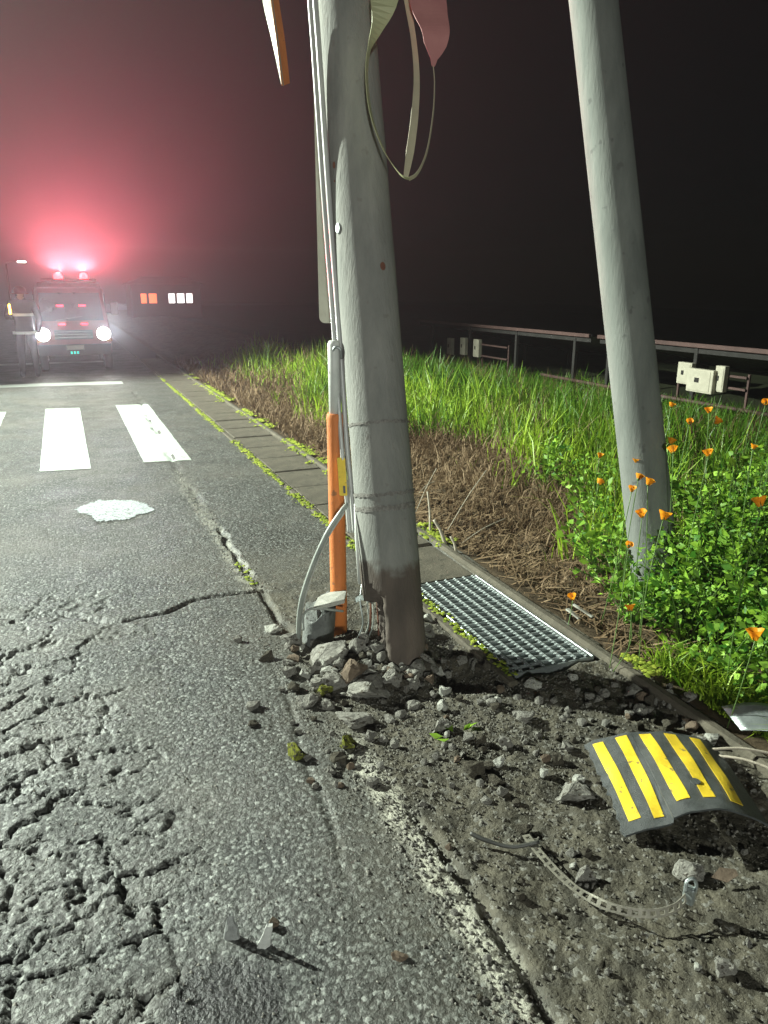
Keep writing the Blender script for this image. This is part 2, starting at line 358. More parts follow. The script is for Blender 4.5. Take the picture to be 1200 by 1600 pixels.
# ------------------------------------------------------------------ ground heights
POLE = np.array([1.31, 2.92])
LONGCRACK = [(-1.0, 4.3), (-.45, 4.05), (-.1, 3.9), (.1, 3.72), (.3, 3.72), (.5, 3.85), (.9, 3.85)]
SEAM = [(.98, 13), (.90, 9), (.86, 7.0), (.88, 5.4), (.86, 4.2), (.87, 3.4), (.88, 2.2), (.895, 1.8), (.89, 1.4), (.89, .5)]
def height(x, y, grain=1.0):
    x = np.asarray(x, dtype=float); y = np.asarray(y, dtype=float)
    h = (fbm(x * 1.2, y * 1.2, 3) - .5) * .02
    wx = x + (fbm(x * 5, y * 5, 11) - .5) * .12; wy = y + (fbm(x * 5, y * 5, 12) - .5) * .12
    # alligator cracking in the wheel track on the left
    wx2 = wx + (fbm(x * 16, y * 16, 15) - .5) * .10; wy2 = wy + (fbm(x * 16, y * 16, 16) - .5) * .10
    f1, f2, cid = voro(wx2 * 3.3 + 3, wy2 * 5.6, 21)
    left = sstep(.32, -.2, x + (fbm(x * 2, y * 2, 5) - .5) * .5) * sstep(4.8, 3.4, y)
    crack = sstep(.055, .022, f2 - f1) * sstep(.30, .62, fbm(x * 3.1, y * 3.1, 27) + .18)
    q1, q2, qc = voro(wx2 * 7.5 + 9, wy2 * 10.5, 23); inner = sstep(.18, -.12, x + (fbm(x * 2.4, y * 2.4, 6) - .5) * .5) * sstep(3.3, 2.4, y)
    h = h - inner * sstep(.07, .03, q2 - q1) * .011 * sstep(.42, .6, fbm(x * 4, y * 4, 29) + .12) + inner * (qc - .5) * .007
    h = h - left * crack * .016 + left * (cid - .5) * .014 - left * .014 * sstep(.60, .72, fbm(x * 9, y * 9, 28))
    d = polydist(wx, wy, LONGCRACK); h = h - .018 * sstep(.03, .004, d)
    d = polydist(x + (fbm(x * 9, y * 9, 14) - .5) * .06, y, SEAM)
    h = h - .022 * sstep(.032, .006, d) * sstep(.25, .5, fbm(x * 0 + 1, y * 2.5, 8))
    # grains of the road surface
    g1, g2, gc = voro(x * 62, y * 62, 31)
    k = grain * sstep(1.0, .75, x)
    h = h + k * (np.clip(.62 - g1, 0, 1) * .0042 * (.3 + 1.1 * gc)) * (1 + left * .8)
    # soil on the shoulder
    so = sstep(.82, 1.0, x) * sstep(4.2, 3.2, y) * sstep(2.35, 2.2, x)
    h = h + so * ((fbm(x * 7, y * 7, 41) - .5) * .035 + (fbm(x * 28, y * 28, 45, 3) - .5) * .016 * grain + (fbm(x * 75, y * 75, 47, 2) - .5) * .010 * grain - .006)
    # heap at the foot of the broken pole
    r = np.hypot((x - 1.17) / .34, (y - 2.86) / .30)
    h = h + sstep(1.15, .1, r) * .10 * (.6 + .8 * fbm(x * 9, y * 9, 51))
    # furrow thrown up along the line of the pole's shadow and a hollow behind the guard
    r = np.hypot((x - 1.45) / .16, (y - 2.55) / .2); h = h - .05 * sstep(1, .2, r)
    # scraped track lines
    h = h - .006 * sstep(.02, .004, np.abs(x - .62 - .10 * (y - 2) + .01 * np.sin(y * 9))) * sstep(3.2, 2.6, y) * sstep(1.4, 2.0, y)
    # drain channel
    ch = (x > 1.665) & (x < 2.125) & (y > 2.43)
    return np.where(ch, -.32, h)
def grid(name, xs, ys, mat, hf, smooth=True, **kw):
    X, Y = np.meshgrid(xs, ys); Z = hf(X, Y); nx, ny = len(xs), len(ys)
    i = np.arange(nx * ny).reshape(ny, nx)
    F_ = np.stack([i[:-1, :-1], i[:-1, 1:], i[1:, 1:], i[1:, :-1]], -1).reshape(-1, 4)
    return np.stack([X, Y, Z], -1).reshape(-1, 3), F_
# road: fine near the camera, coarser beyond
def stack(*vf):
    o = 0; A, Bf = [], []
    for v, f in vf: A.append(v); Bf.append(f + o); o += len(v)
    return np.concatenate(A), np.concatenate(Bf)
ysn = [0.45]
while ysn[-1] < 5.3: ysn.append(ysn[-1] + max(.0075, .0028 * ysn[-1]))
ysn = np.array(ysn)
near = grid('n', np.arange(-1.5, 2.24, .0085), ysn, None, lambda x, y: height(x, y, 1.0 * sstep(5.2, 3.6, y)))
leftp = grid('l', np.arange(-8, -1.45, .06), np.arange(.45, 5.3, .06), None, lambda x, y: height(x, y, 0) - .004)
mid = grid('m', np.arange(-4, 1.62, .035), np.arange(5.25, 20.1, .04), None, lambda x, y: height(x, y, 0))
mleft = grid('k', np.arange(-8, -3.95, .2), np.arange(5.25, 20.2, .2), None, lambda x, y: height(x, y, 0) - .004)
fars = grid('f', np.linspace(-8, 1.6, 20), np.linspace(20, 90, 80), None, lambda x, y: np.full(x.shape, -.008))
rv, rf = stack(near, leftp, mid, mleft, fars)
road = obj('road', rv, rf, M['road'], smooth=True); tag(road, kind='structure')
g = obj('ground', [(-60, -20, -.45), (60, -20, -.45), (60, 110, -.45), (-60, 110, -.45)], [[0, 1, 2, 3]], M['far']); tag(g, kind='structure')
# verge and field on the right
def vheight(x, y):
    h = -.10 * sstep(2.25, 2.6, x) * sstep(4.2, 3.2, x) + .10 * sstep(3.0, 4.4, x) * sstep(4, 6, y) - .40 * sstep(5.0, 9, x)
    return h + (fbm(x * 2.5, y * 2.5, 61) - .5) * .14 * sstep(2.22, 2.5, x) + (fbm(x * 14, y * 14, 63) - .5) * .05 * sstep(2.22, 2.4, x) - .01
va = grid('v', np.arange(2.22, 6.0, .035), np.arange(.4, 12, .045), None, vheight)
vb = grid('v', np.arange(2.22, 6.2, .12), np.arange(11.9, 60, .2), None, vheight)
vc = grid('v', np.arange(5.9, 40, .35), np.arange(.2, 90, .5), None, lambda x, y: vheight(x, y) - .01)
vv, vf = stack(va, vb); verge = obj('verge', vv, vf, M['verge'], smooth=True); tag(verge, kind='structure')
field = obj('field', *vc, M['field'], smooth=True); tag(field, kind='structure')
def gz(x, y): return float(height(np.array([x]), np.array([y]), 0)[0]) if x < 2.2 else float(vheight(np.array([x]), np.array([y]))[0])

# ------------------------------------------------------------------ road markings (painted pieces of the road)
def marking(name, x0, x1, y0, y1, skew=0.0, ragged=.012, label=None):
    xs = np.arange(x0, x1 + .001, .03); ys = np.arange(y0, y1 + .001, .04)
    X, Y = np.meshgrid(xs, ys); nx, ny = len(xs), len(ys)
    X = X + (fbm(X * 20, Y * 20, 71) - .5) * ragged; Y = Y + skew * (X - x0) + (fbm(X * 20, Y * 20, 73) - .5) * ragged
    Z = height(X, Y, 0) + .004; i = np.arange(nx * ny).reshape(ny, nx)
    F_ = np.stack([i[:-1, :-1], i[:-1, 1:], i[1:, 1:], i[1:, :-1]], -1).reshape(-1, 4)
    o = obj(name, np.stack([X, Y, Z], -1).reshape(-1, 3), F_, M['paint'], road, smooth=True)
    return o
for x0 in (-2.26, -1.30, -.35, .59): marking('crosswalk_stripe', x0, x0 + .47, 7.45, 11.5, -.15)
marking('stop_line', -2.4, .9, 14.5, 14.95, -.12)
marking('stop_line', -2.4, .85, 18.6, 19.0, 0)
# torch-beam spot on the asphalt, put in as an irregular white patch of colour
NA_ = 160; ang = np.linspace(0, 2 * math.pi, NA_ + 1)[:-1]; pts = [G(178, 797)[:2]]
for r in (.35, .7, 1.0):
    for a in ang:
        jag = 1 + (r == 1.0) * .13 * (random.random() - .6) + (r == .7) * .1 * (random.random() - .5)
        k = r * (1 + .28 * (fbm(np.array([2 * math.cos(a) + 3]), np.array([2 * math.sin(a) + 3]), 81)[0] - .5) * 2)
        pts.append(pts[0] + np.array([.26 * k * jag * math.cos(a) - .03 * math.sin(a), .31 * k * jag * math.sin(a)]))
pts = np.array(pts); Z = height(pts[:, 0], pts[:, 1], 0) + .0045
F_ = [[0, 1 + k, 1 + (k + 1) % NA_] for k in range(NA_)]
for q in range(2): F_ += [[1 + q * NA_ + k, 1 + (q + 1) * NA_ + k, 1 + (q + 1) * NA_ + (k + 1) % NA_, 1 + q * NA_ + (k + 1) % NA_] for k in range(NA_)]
M['torch_spot'] = pm('torch_spot_white', (.30, .34, .35), (.42, .46, .46), 30, .5, .5, 150, spots=((.14, .145, .135), 60, .54))
obj('painted_torch_spot', np.column_stack([pts, Z]), F_, M['torch_spot'], road, smooth=True)

# ------------------------------------------------------------------ gutter with its lids
gut = thing('gutter', None, None, (1.9, 3.6, 0)); tag(gut, kind='structure')
obj('channel_wall', *box(1.635, 11.2, -.15, .05, 17.6, .32, bev=.008), M['slab'], gut)
obj('channel_wall', *box(2.16, 10.2, -.146, .06, 19.6, .34, bev=.015), M['slab'], gut)
y = 3.585; sl = []
for k in range(26):
    ln = .595
    v, f = box(0, 0, 0, .455, ln - .012, .09, bev=.010)
    if k < 3 or k == 7: me = mk_mesh('gutter_lid', v, f, M['slab'])
    o = link(bpy.data.objects.new('gutter_lid', me)); o.parent = gut
    o.location = (1.897 - 1.9, y + ln / 2 - 3.6, -.043 + random.uniform(-.006, .006)); o.rotation_euler = (random.uniform(-.008, .008), random.uniform(-.012, .012), random.uniform(-.008, .008))
    y += ln
# concrete apron strip beside the lids, between road edge and grate
# ------------------------------------------------------------------ steel drain grating
gr = thing('drain_grating', 'galvanised steel drain grating over the gutter right of the broken pole', 'grating', (1.895, 3.0, 0))
x0, x1, y0, y1 = 1.685, 2.105, 2.46, 3.56
for xx in (x0, x1): obj('frame_bar', *box(xx, (y0 + y1) / 2, -.012, .012, y1 - y0, .045, bev=.003), M['steel'], gr)
nsl = 22
sm = mk_mesh('slat', *box(0, 0, 0, x1 - x0 - .014, .012, .038, bev=.002), M['steel'])
for k in range(nsl):
    o = link(bpy.data.objects.new('slat', sm)); o.parent = gr; o.location = ((x0 + x1) / 2 - 1.895, y0 + .006 + (y1 - y0 - .012) * k / (nsl - 1) - 3.0, -.012)
def twisted(n, ln):
    vs_, fs = [], []; m = 110
    for i in range(m):
        a = i * .62; yy = -ln / 2 + ln * i / (m - 1)
        for k in range(4):
            t = a + k * math.pi / 2; vs_.append((.0085 * math.cos(t), yy, .0085 * math.sin(t)))
    for i in range(m - 1):
        for k in range(4): fs.append([i * 4 + k, i * 4 + (k + 1) % 4, (i + 1) * 4 + (k + 1) % 4, (i + 1) * 4 + k])
    return vs_, fs
tm = mk_mesh('cross_bar', *twisted(0, y1 - y0 - .02), M['steel'])
for k in range(7):
    o = link(bpy.data.objects.new('cross_bar', tm)); o.parent = gr; o.location = (x0 + .03 + (x1 - x0 - .06) * k / 6 - 1.895, 3.01 - 3.0, .010)

# ------------------------------------------------------------------ broken utility pole
A = np.append(G(621, 1034)[:2], 0.0); Bp = V(538, 0, 3.2)
ax = (Bp - A) / np.linalg.norm(Bp - A); PL = 5.6
up_ = thing('utility_pole', 'cracked grey concrete utility pole, snapped at its foot among rubble', 'utility pole', A)
e1 = np.cross(ax, [0, 0, 1.0]); e1 = np.cross(np.array([0, 1., 0]), ax); e1 /= np.linalg.norm(e1); e2 = np.cross(ax, e1)
def pole_pt(s, th, r): return A + ax * s + r * (math.cos(th) * e1 + math.sin(th) * e2)
def pole_mesh():
    ns, na = 190, 72
    S = np.concatenate([np.linspace(-.12, .55, 110), np.linspace(.56, PL, ns - 110)]); T = np.linspace(0, 2 * math.pi, na, endpoint=False)
    SS, TT = np.meshgrid(S, T, indexing='ij')
    r = .138 - .0038 * SS
    r = r + (fbm(TT * 2.5, SS * 6, 91) - .5) * .004
    cx, sx_ = np.cos(TT), np.sin(TT)
    # the side that burst away: left (as seen) and towards the camera
    camdir = np.array([-A[0], -A[1], 0]); camdir /= np.linalg.norm(camdir); leftd = np.array([-camdir[1], camdir[0], 0]) * -1
    # pick left in the picture
    if (leftd @ _rt) > 0: leftd = -leftd
    dl = (cx * (e1 @ leftd) + sx_ * (e2 @ leftd)); df = (cx * (e1 @ camdir) + sx_ * (e2 @ camdir))
    edge = .33 + (fbm(TT * 5, SS * 0 + 2, 93) - .5) * .16
    amt = sstep(.22, .55, dl + .10 * (fbm(TT * 6, SS * 22, 97) - .5) * 2 - .0) * sstep(edge + .012, edge - .012, SS)
    r = r - amt * (.055 + .035 * fbm(TT * 5, SS * 30, 99))
    low = sstep(.10, -.02, SS); r = r - low * .035 * fbm(TT * 4, SS * 25, 103)
    P = A + SS[..., None] * ax + r[..., None] * (cx[..., None] * e1 + sx_[..., None] * e2)
    i = np.arange(ns * na).reshape(ns, na); j = np.roll(i, -1, 1)
    F_ = np.stack([i[:-1], j[:-1], j[1:], i[1:]], -1).reshape(-1, 4)
    return P.reshape(-1, 3), F_
shaft = obj('shaft', *pole_mesh(), M['polestain'], up_, smooth=True)
def ring(s, w, proud, mat, name, jag=0.0, parent=up_):
    vs_, fs = [], []; n = 72
    for k in range(n):
        th = 2 * math.pi * k / n; j1 = jag * (random.random() - .5); j2 = jag * (random.random() - .5); r = .138 - .0038 * s
        for (ss, rr) in ((s + j1, r - .004), (s + j1, r + proud), (s + w + j2, r + proud), (s + w + j2, r - .004)): vs_.append(pole_pt(ss, th, rr))
    for k in range(n):
        q = (k + 1) % n
        for c in range(3): fs.append([k * 4 + c, q * 4 + c, q * 4 + c + 1, k * 4 + c + 1])
    return obj(name, vs_, fs, mat, parent)
M['crust'] = pm('band_scar', (.11, .105, .095), (.26, .25, .23), 60, .9, .8, 120, .1)
ring(1.09, .012, .003, M['crust'], 'band_scar', .008); ring(.775, .014, .004, M['crust'], 'band_scar', .010); ring(.71, .022, .003, M['crust'], 'band_scar', .010)
def on_pole(px, py, proud=.002):
    """point on the front of the pole seen at a pixel, and its outward normal"""
    d = _ray(px, py); d = d / np.linalg.norm(d); best = None
    for t in np.linspace(2.5, 4.5, 2000):
        p = _c0 + d * t; s = (p - A) @ ax; q = p - A - ax * s
        if np.linalg.norm(q) <= .138 - .0038 * s: return A + ax * s + q / np.linalg.norm(q) * (.138 - .0038 * s + proud), q / np.linalg.norm(q)
    return p, q / np.linalg.norm(q)
def disc(px, py, rx, ry, mat, name, th=.004, parent=up_):
    p, n = on_pole(px, py, 0); u = np.cross(ax, n); u /= np.linalg.norm(u); vs_, fs = [], []
    for (k, o) in ((1.0, -.004), (1.0, th * .6), (.8, th)):
        for a in range(16): t = a * math.pi / 8; vs_.append(p + n * o + u * rx * k * math.cos(t) + ax * ry * k * math.sin(t))
    for q in range(2):
        for a in range(16): fs.append([q * 16 + a, q * 16 + (a + 1) % 16, (q + 1) * 16 + (a + 1) % 16, (q + 1) * 16 + a])
    fs.append([32 + a for a in range(16)])
    return obj(name, vs_, fs, mat, parent)
st = disc(529, 357, .017, .024, M['steel'], 'number_stud', .006)
disc(598, 416, .013, .018, M['rust'], 'rust_plug', .003); disc(522, 258, .008, .014, M['rust'], 'rust_plug', .003); disc(523, 283, .004, .005, M['rust'], 'rust_plug', .002)
# steel bars laid bare in the burst foot
for (px, py, qx, qy) in ((592, 1005, 586, 905), (600, 1010, 604, 890), (577, 1000, 579, 912)):
    a_ = V(px, py, 3.47); b_ = V(qx, qy, 3.44); m_ = (a_ + b_) / 2 + np.array([.004, 0, .0])
    obj('reinforcing_bar', *tube(spline([a_, m_, b_], 8), .0045, 8), M['rust'], up_, True)

# pipes up the pole's left side
cond = thing('cable_conduit', 'pair of thin grey conduits strapped up the left side of the pole', 'conduit', V(545, 830, 3.42))
pl = [(481, -60), (484, 0), (490, 80), (505, 300), (519, 480), (527, 600), (534, 700), (541, 770), (546, 832)]
for off, r, zo in ((0, .0105, .03), (8.5, .0125, 0.0)):
    P = [V(x + off, y, 3.06 + .40 * (y + 60) / 890 - zo * .5) for x, y in pl]
    obj('pipe', *tube(spline(P, 60), r, 10), M['conduit'], cond, True)
P = [V(491 + .052 * (y + 0), y, 3.05 + .40 * (y + 60) / 890) for y in (-60, 200, 420)]
# clip
c0 = V(524, 548, 3.31); c1 = V(533, 556, 3.31)
obj('clip', *tube(spline([V(518, 557, 3.30), V(523, 543, 3.27), V(532, 546, 3.27), V(534, 560, 3.30)], 14), .007, 8), M['steel'], cond, True)
# galvanised earth sleeve beside the burst side
es = obj('earth_pipe', *tube([V(556, 765, 3.40), V(558, 840, 3.42), V(563, 912, 3.46)], .011, 10), M['postgrey'], cond, True)

# steel band with the wires that hang from the burst side
sb = thing('band_clamp', 'bare steel band hanging on wires at the burst side of the pole foot', 'clamp', V(572, 942, 3.42))
obj('band', *ribbon(spline([V(556, 938, 3.40), V(564, 934, 3.36), V(574, 936, 3.34), V(584, 941, 3.38)], 12), [.022] * 12, [ax] * 12, .003), M['steel'], sb)
for k, (dx, zz) in enumerate(((0, 3.36), (9, 3.38), (16, 3.40))):
    obj('wire', *tube(spline([V(566 + dx, 908, zz + .04), V(563 + dx * 1.2, 940, zz), V(567 + dx, 975, zz + .01), V(556 + dx, 1003, zz + .05)], 18), .0035, 7), M['cable'] if k else M['steel'], sb, True)
# cable looping down to the ground on the left
cb = thing('loose_cable', 'grey cable arching from the conduit down beside the broken stump', 'cable', G(467, 990))
P = [V(541, 790, 3.36), V(533, 800, 3.33), V(512, 832, 3.33), V(490, 880, 3.36), V(473, 930, 3.42), V(467, 965, 3.48), V(466, 1000, 3.55)]
obj('sheath', *tube(spline(P, 40), .0115, 10), M['cable'], cb, True)
P2 = [V(537, 1 * 800, 3.37), V(510, 842, 3.36), V(484, 905, 3.40), V(470, 958, 3.48), V(468, 990, 3.55)]
obj('sheath', *tube(spline(P2, 30), .0085, 8), M['conduit'], cb, True)

# ------------------------------------------------------------------ sign post behind the pole
sp = thing('sign_post', 'slim sign post with an orange sleeve standing behind the broken pole', 'sign post', (1.11, 3.19, 0))
obj('sleeve', *lathe((1.11, 3.19, -.05), [(.040, 0), (.040, .18), (.042, .19), (.042, .21), (.040, .22), (.040, 1.13), (.038, 1.145), (.035, 1.15)], 24), M['orange'], sp, True)
obj('post', *lathe((1.11, 3.19, 1.0), [(.028, 0), (.028, .41), (.022, .425)], 20), M['postgrey'], sp, True)
pp = V(545, 505, 3.6)
def rrect(c, w, h, rad, th, ux, uz):
    pts = []
    for (sx, sz, a0) in ((1, 1, 0), (-1, 1, 90), (-1, -1, 180), (1, -1, 270)):
        for k in range(6):
            a = R(a0 + 18 * k); pts.append((sx * (w / 2 - rad) + rad * math.cos(a), sz * (h / 2 - rad) + rad * math.sin(a)))
    n_ = np.cross(ux, uz); vs_ = [c + ux * x + uz * z + n_ * o for o in (-th / 2, th / 2) for x, z in pts]; n = len(pts)
    fs = [list(range(n))[::-1], [n + k for k in range(n)]] + [[k, (k + 1) % n, n + (k + 1) % n, n + k] for k in range(n)]
    return vs_, fs
uz = np.array([0, 0, 1.]); ux = _rt; deep0 = np.array([math.sin(YAW), math.cos(YAW), 0])
lp = V(499, 505, 3.66)
bp_ = obj('back_plate', *rrect(lp + ux * .135 + uz * .62, .27, 1.24, .03, .004, ux, uz), M['signback'], up_)
for zz in (.3, .95): obj('plate_bracket', *box(*(lp + ux * .135 + uz * zz - deep0 * .05), .12, .08, .03, -YAW, .004), M['steel'], up_)
# yellow marker held to the conduit
ym = thing('yellow_marker', 'small yellow plastic marker clipped between orange post and conduit', 'marker', V(535, 776, 3.40))
c_ = V(535, 745, 3.40); u_ = V(536, 715, 3.40) - V(540, 775, 3.40); u_ /= np.linalg.norm(u_)
obj('marker_body', *rrect(c_, .036, .175, .006, .03, _rt, u_), M['yellow'], ym)
obj('marker_slot', *rrect(V(538, 765, 3.38), .010, .035, .003, .006, _rt, u_), M['dark_cable'], ym)

# ------------------------------------------------------------------ torn sheeting hanging at the top
ts = thing('torn_sheet_loop', 'torn plastic sheet hanging in a narrow loop on the pole', 'torn sheet', V(637, 280, 3.0))
vdir = -_fw
def strip(name, pts, ws, dirs, mat, zc=3.0):
    P = spline([V(x, y, z) for x, y, z in pts], 50); W = np.interp(np.linspace(0, 1, 50), np.linspace(0, 1, len(ws)), ws)
    D = np.array([np.array(d, dtype=float) for d in dirs]); DD = np.stack([np.interp(np.linspace(0, 1, 50), np.linspace(0, 1, len(D)), D[:, k]) for k in range(3)], -1)
    return obj(name, *ribbon(P, W, DD, .0025), mat, ts, False)
side = _rt; deep = _fw
strip('outer_strip', [(572, -330, 3.04), (592, -200, 3.0), (604, -60, 3.0), (600, 0, 3.0), (590, 40, 3.0), (577, 75, 3.0), (573, 120, 3.0), (580, 180, 3.0), (600, 235, 2.99), (620, 266, 2.98), (630, 276, 2.97), (640, 279, 2.97)],
      [.06, .12, .13, .115, .055, .03, .03, .035, .03, .028, .026, .026], [side, side, side, side, side + deep * .6, deep + side * .3, deep + side * .3, deep + side * .35, deep + side * .4, deep + side * .3, deep + side * .3, deep + side * .3], M['olive'])
strip('middle_strip', [(580, -330, 3.06), (606, -200, 3.05), (628, -60, 3.05), (636, 0, 3.05), (646, 60, 3.04), (651, 120, 3.03), (648, 180, 3.01), (641, 235, 2.99), (634, 276, 2.975)],
      [.03, .03, .03, .028, .024, .026, .032, .034, .02], [side + deep * .4] * 9, M['cream'])
strip('thin_strip', [(640, 279, 2.97), (650, 273, 2.975), (660, 256, 2.98), (669, 228, 2.99), (677, 175, 3.0), (679, 130, 3.0), (677, 103, 3.0)],
      [.026, .022, .018, .016, .014, .012, .010], [deep + side * .3] * 7, M['cream'])
strip('pink_flap', [(677, 104, 3.0), (678, 92, 3.0), (680, 70, 3.0), (680, 45, 3.0), (670, 10, 3.02), (662, -60, 3.04), (630, -200, 3.06), (585, -335, 3.07)],
      [.010, .030, .095, .125, .16, .16, .12, .05], [side + deep * .25] * 8, M['pink'])
hs = thing('hanging_strip', 'tapered strip with grey and orange faces hanging left of the pole top', 'guard strip', V(445, 133, 2.9))
def prism(path_l, path_m, path_r, zc, th):
    L_, M_, R_ = [np.array([V(x, y, zc + o) for x, y in q]) for q, o in ((path_l, .02), (path_m, -.01), (path_r, .03))]
    return L_, M_, R_
pL, pM, pR = [(455, -420), (420, -240), (404, -60), (410, 0), (424, 60), (439, 131)], [(462, -420), (432, -240), (420, -60), (425, 0), (433, 60), (442, 134)], [(468, -420), (442, -240), (431, -60), (436, 0), (445, 60), (453, 130)]
L_, M_, R_ = prism(pL, pM, pR, 2.9, .004)
def quadstrip(a, b, th):
    a, b = spline(a, 24), spline(b, 24); n = np.cross(b[0] - a[0], a[-1] - a[0]); n = n / np.linalg.norm(n) * th; vs_, fs = [], []
    for i in range(24): vs_ += [a[i], b[i], b[i] + n, a[i] + n]
    for i in range(23):
        for k in range(4): fs.append([i * 4 + k, i * 4 + (k + 1) % 4, (i + 1) * 4 + (k + 1) % 4, (i + 1) * 4 + k])
    fs += [[3, 2, 1, 0], [92, 93, 94, 95]]
    return vs_, fs
obj('grey_face', *quadstrip(L_, M_, .005), M['signback'], hs); obj('orange_face', *quadstrip(M_, R_, .005), M['orange'], hs)

# ------------------------------------------------------------------ second pole
A2 = np.array([2.97, 2.96, -.1]); B2 = V(927, 0, 3.75); a2 = (B2 - A2) / np.linalg.norm(B2 - A2)
p2 = thing('utility_pole', 'smooth leaning concrete pole rising from the flowering weeds on the right', 'utility pole', A2)
Ps = [A2 + a2 * s for s in np.linspace(-.1, 5.2, 60)]
v, f = tube(Ps, [.131 - .0035 * s for s in np.linspace(-.1, 5.2, 60)], 48); obj('shaft', v, f, M['concrete2'], p2, True)

# ------------------------------------------------------------------ stump and rubble
def chunk(seed, n=16, flat=(1, 1, 1), box_=.5):
    r = np.random.default_rng(seed); bm = bmesh.new()
    for _ in range(n):
        d = r.normal(size=3); d /= np.linalg.norm(d); d = d / (np.max(np.abs(d)) ** box_); d = d * r.uniform(.8, 1.0)
        bm.verts.new(Vector(d * np.array(flat) * .5))
    res = bmesh.ops.convex_hull(bm, input=bm.verts)
    bmesh.ops.delete(bm, geom=[v for v in bm.verts if not v.link_faces], context='VERTS')
    bmesh.ops.bevel(bm, geom=list(bm.edges), offset=.03, segments=1, affect='EDGES', clamp_overlap=True)
    bm.verts.index_update(); vs_ = [tuple(v.co) for v in bm.verts]; fs = [[v.index for v in f.verts] for f in bm.faces]; bm.free()
    # normalise to unit box
    a = np.array(vs_); a = (a - (a.max(0) + a.min(0)) / 2) / (a.max(0) - a.min(0)); return a, fs
CH = [chunk(100 + k, 10 + k % 5 * 3) for k in range(10)]
from mathutils import noise as mn
def rough(seed, flat=False):
    bm = bmesh.new(); a, f = chunk(300 + seed, 9 + seed % 4 * 2, box_=.75); vv_ = [bm.verts.new(p) for p in a]
    for q in f:
        try: bm.faces.new([vv_[i] for i in q])
        except ValueError: pass
    bmesh.ops.triangulate(bm, faces=bm.faces); bmesh.ops.subdivide_edges(bm, edges=bm.edges, cuts=2, use_grid_fill=True); bmesh.ops.triangulate(bm, faces=bm.faces)
    for v in bm.verts:
        o_ = Vector((seed * 7.1, seed * 3.3, 0)); n_ = mn.noise_vector(v.co * 4 + o_) * .09 + mn.noise_vector(v.co * 11 + o_) * .045; v.co += n_
    bm.verts.index_update(); a = np.array([tuple(v.co) for v in bm.verts]); f = [[v.index for v in q.verts] for q in bm.faces]; bm.free()
    return (a - (a.max(0) + a.min(0)) / 2) / (a.max(0) - a.min(0)), f
CH += [rough(k) for k in range(12)]
meshcache = {}
def chunk_mesh(k, mat):
    if (k, mat) not in meshcache: meshcache[(k, mat)] = mk_mesh('stone', CH[k][0], CH[k][1], M[mat])
    return meshcache[(k, mat)]
def stone(px, py, w, h, mat, label, name='rubble_stone', cat='stone', group=None, dz=0.0, d=None, rx=0, ry=0, rz=None, k=None, sink=.25):
    """px,py = centre of the stone in the picture, w,h = its size there"""
    z = 0.0
    for _ in range(4):
        p = G(px, py + h * .30, z); z = gz(p[0], p[1]) + dz
    zc = depth(p); W = w * zc / FPX; Hh = h * zc / FPX * 1.0
    if k is None: k = random.randrange(10) if w < 14 else random.randrange(22)
    o = link(bpy.data.objects.new(name, chunk_mesh(k, mat))); o.scale = (W, d * W if d else W * random.uniform(.7, 1.0), Hh)
    o.rotation_euler = (rx + random.uniform(-.12, .12), ry + random.uniform(-.12, .12), -YAW + (random.uniform(-.4, .4) if rz is None else rz))
    o.location = (p[0], p[1], z + Hh * (.5 - sink)); return tag(o, label, cat, group)
stump = thing('broken_stump', 'dark grey broken marker stump standing left of the pole foot', 'stump', G(497, 1012))
sc = G(497, 1000); zc_ = depth(sc)
def stumpmesh():
    n, m = 28, 16; vs_, fs = [], []
    for j in range(m):
        t = j / (m - 1)
        for k in range(n):
            a = 2 * math.pi * k / n; top = .21 + .035 * math.sin(a * 1.0 + 1) + .02 * math.sin(3 * a) + .012 * random.random()
            r = .078 * (1 - .06 * t) + .004 * math.sin(5 * a + 3 * t)
            vs_.append((sc[0] + r * math.cos(a) + .015 * t, sc[1] + r * math.sin(a), -.04 + top * t))
    for j in range(m - 1):
        for k in range(n): fs.append([j * n + k, j * n + (k + 1) % n, (j + 1) * n + (k + 1) % n, (j + 1) * n + k])
    c = len(vs_); vs_.append((sc[0], sc[1], .10))
    for k in range(n): fs.append([(m - 1) * n + k, (m - 1) * n + (k + 1) % n, c])
    return vs_, fs
M['stumpgrey'] = pm('stump_grey', (.075, .08, .075), (.16, .17, .16), 14, .6, .6, 70, .4, spots=((.04, .035, .03), 16, .62))
obj('stump_body', *stumpmesh(), M['stumpgrey'], stump, True)
obj('torn_rim', *tube(spline([V(474, 985, 3.47), V(474, 962, 3.47), V(484, 952, 3.44), V(500, 951, 3.44), V(520, 953, 3.46), V(536, 955, 3.5)], 24), .006, 7), M['cable'], stump, True)
cap = thing('pale_cap_piece', 'pale bluish flat fragment lying on top of the dark stump', 'fragment', V(515, 950, 3.52))
q = [V(490, 948, 3.46), V(497, 933, 3.54), V(515, 925, 3.6), V(541, 923, 3.58), V(538, 936, 3.5), V(515, 942, 3.45)]
q = np.array(q); vs_ = np.concatenate([q, q + np.array([0, 0, -.022])]); n = len(q)
fs = [list(range(n)), [n + k for k in range(n)][::-1]] + [[k, n + k, n + (k + 1) % n, (k + 1) % n] for k in range(n)]
obj('cap_plate', vs_, fs, M['rubble_pale'], cap)

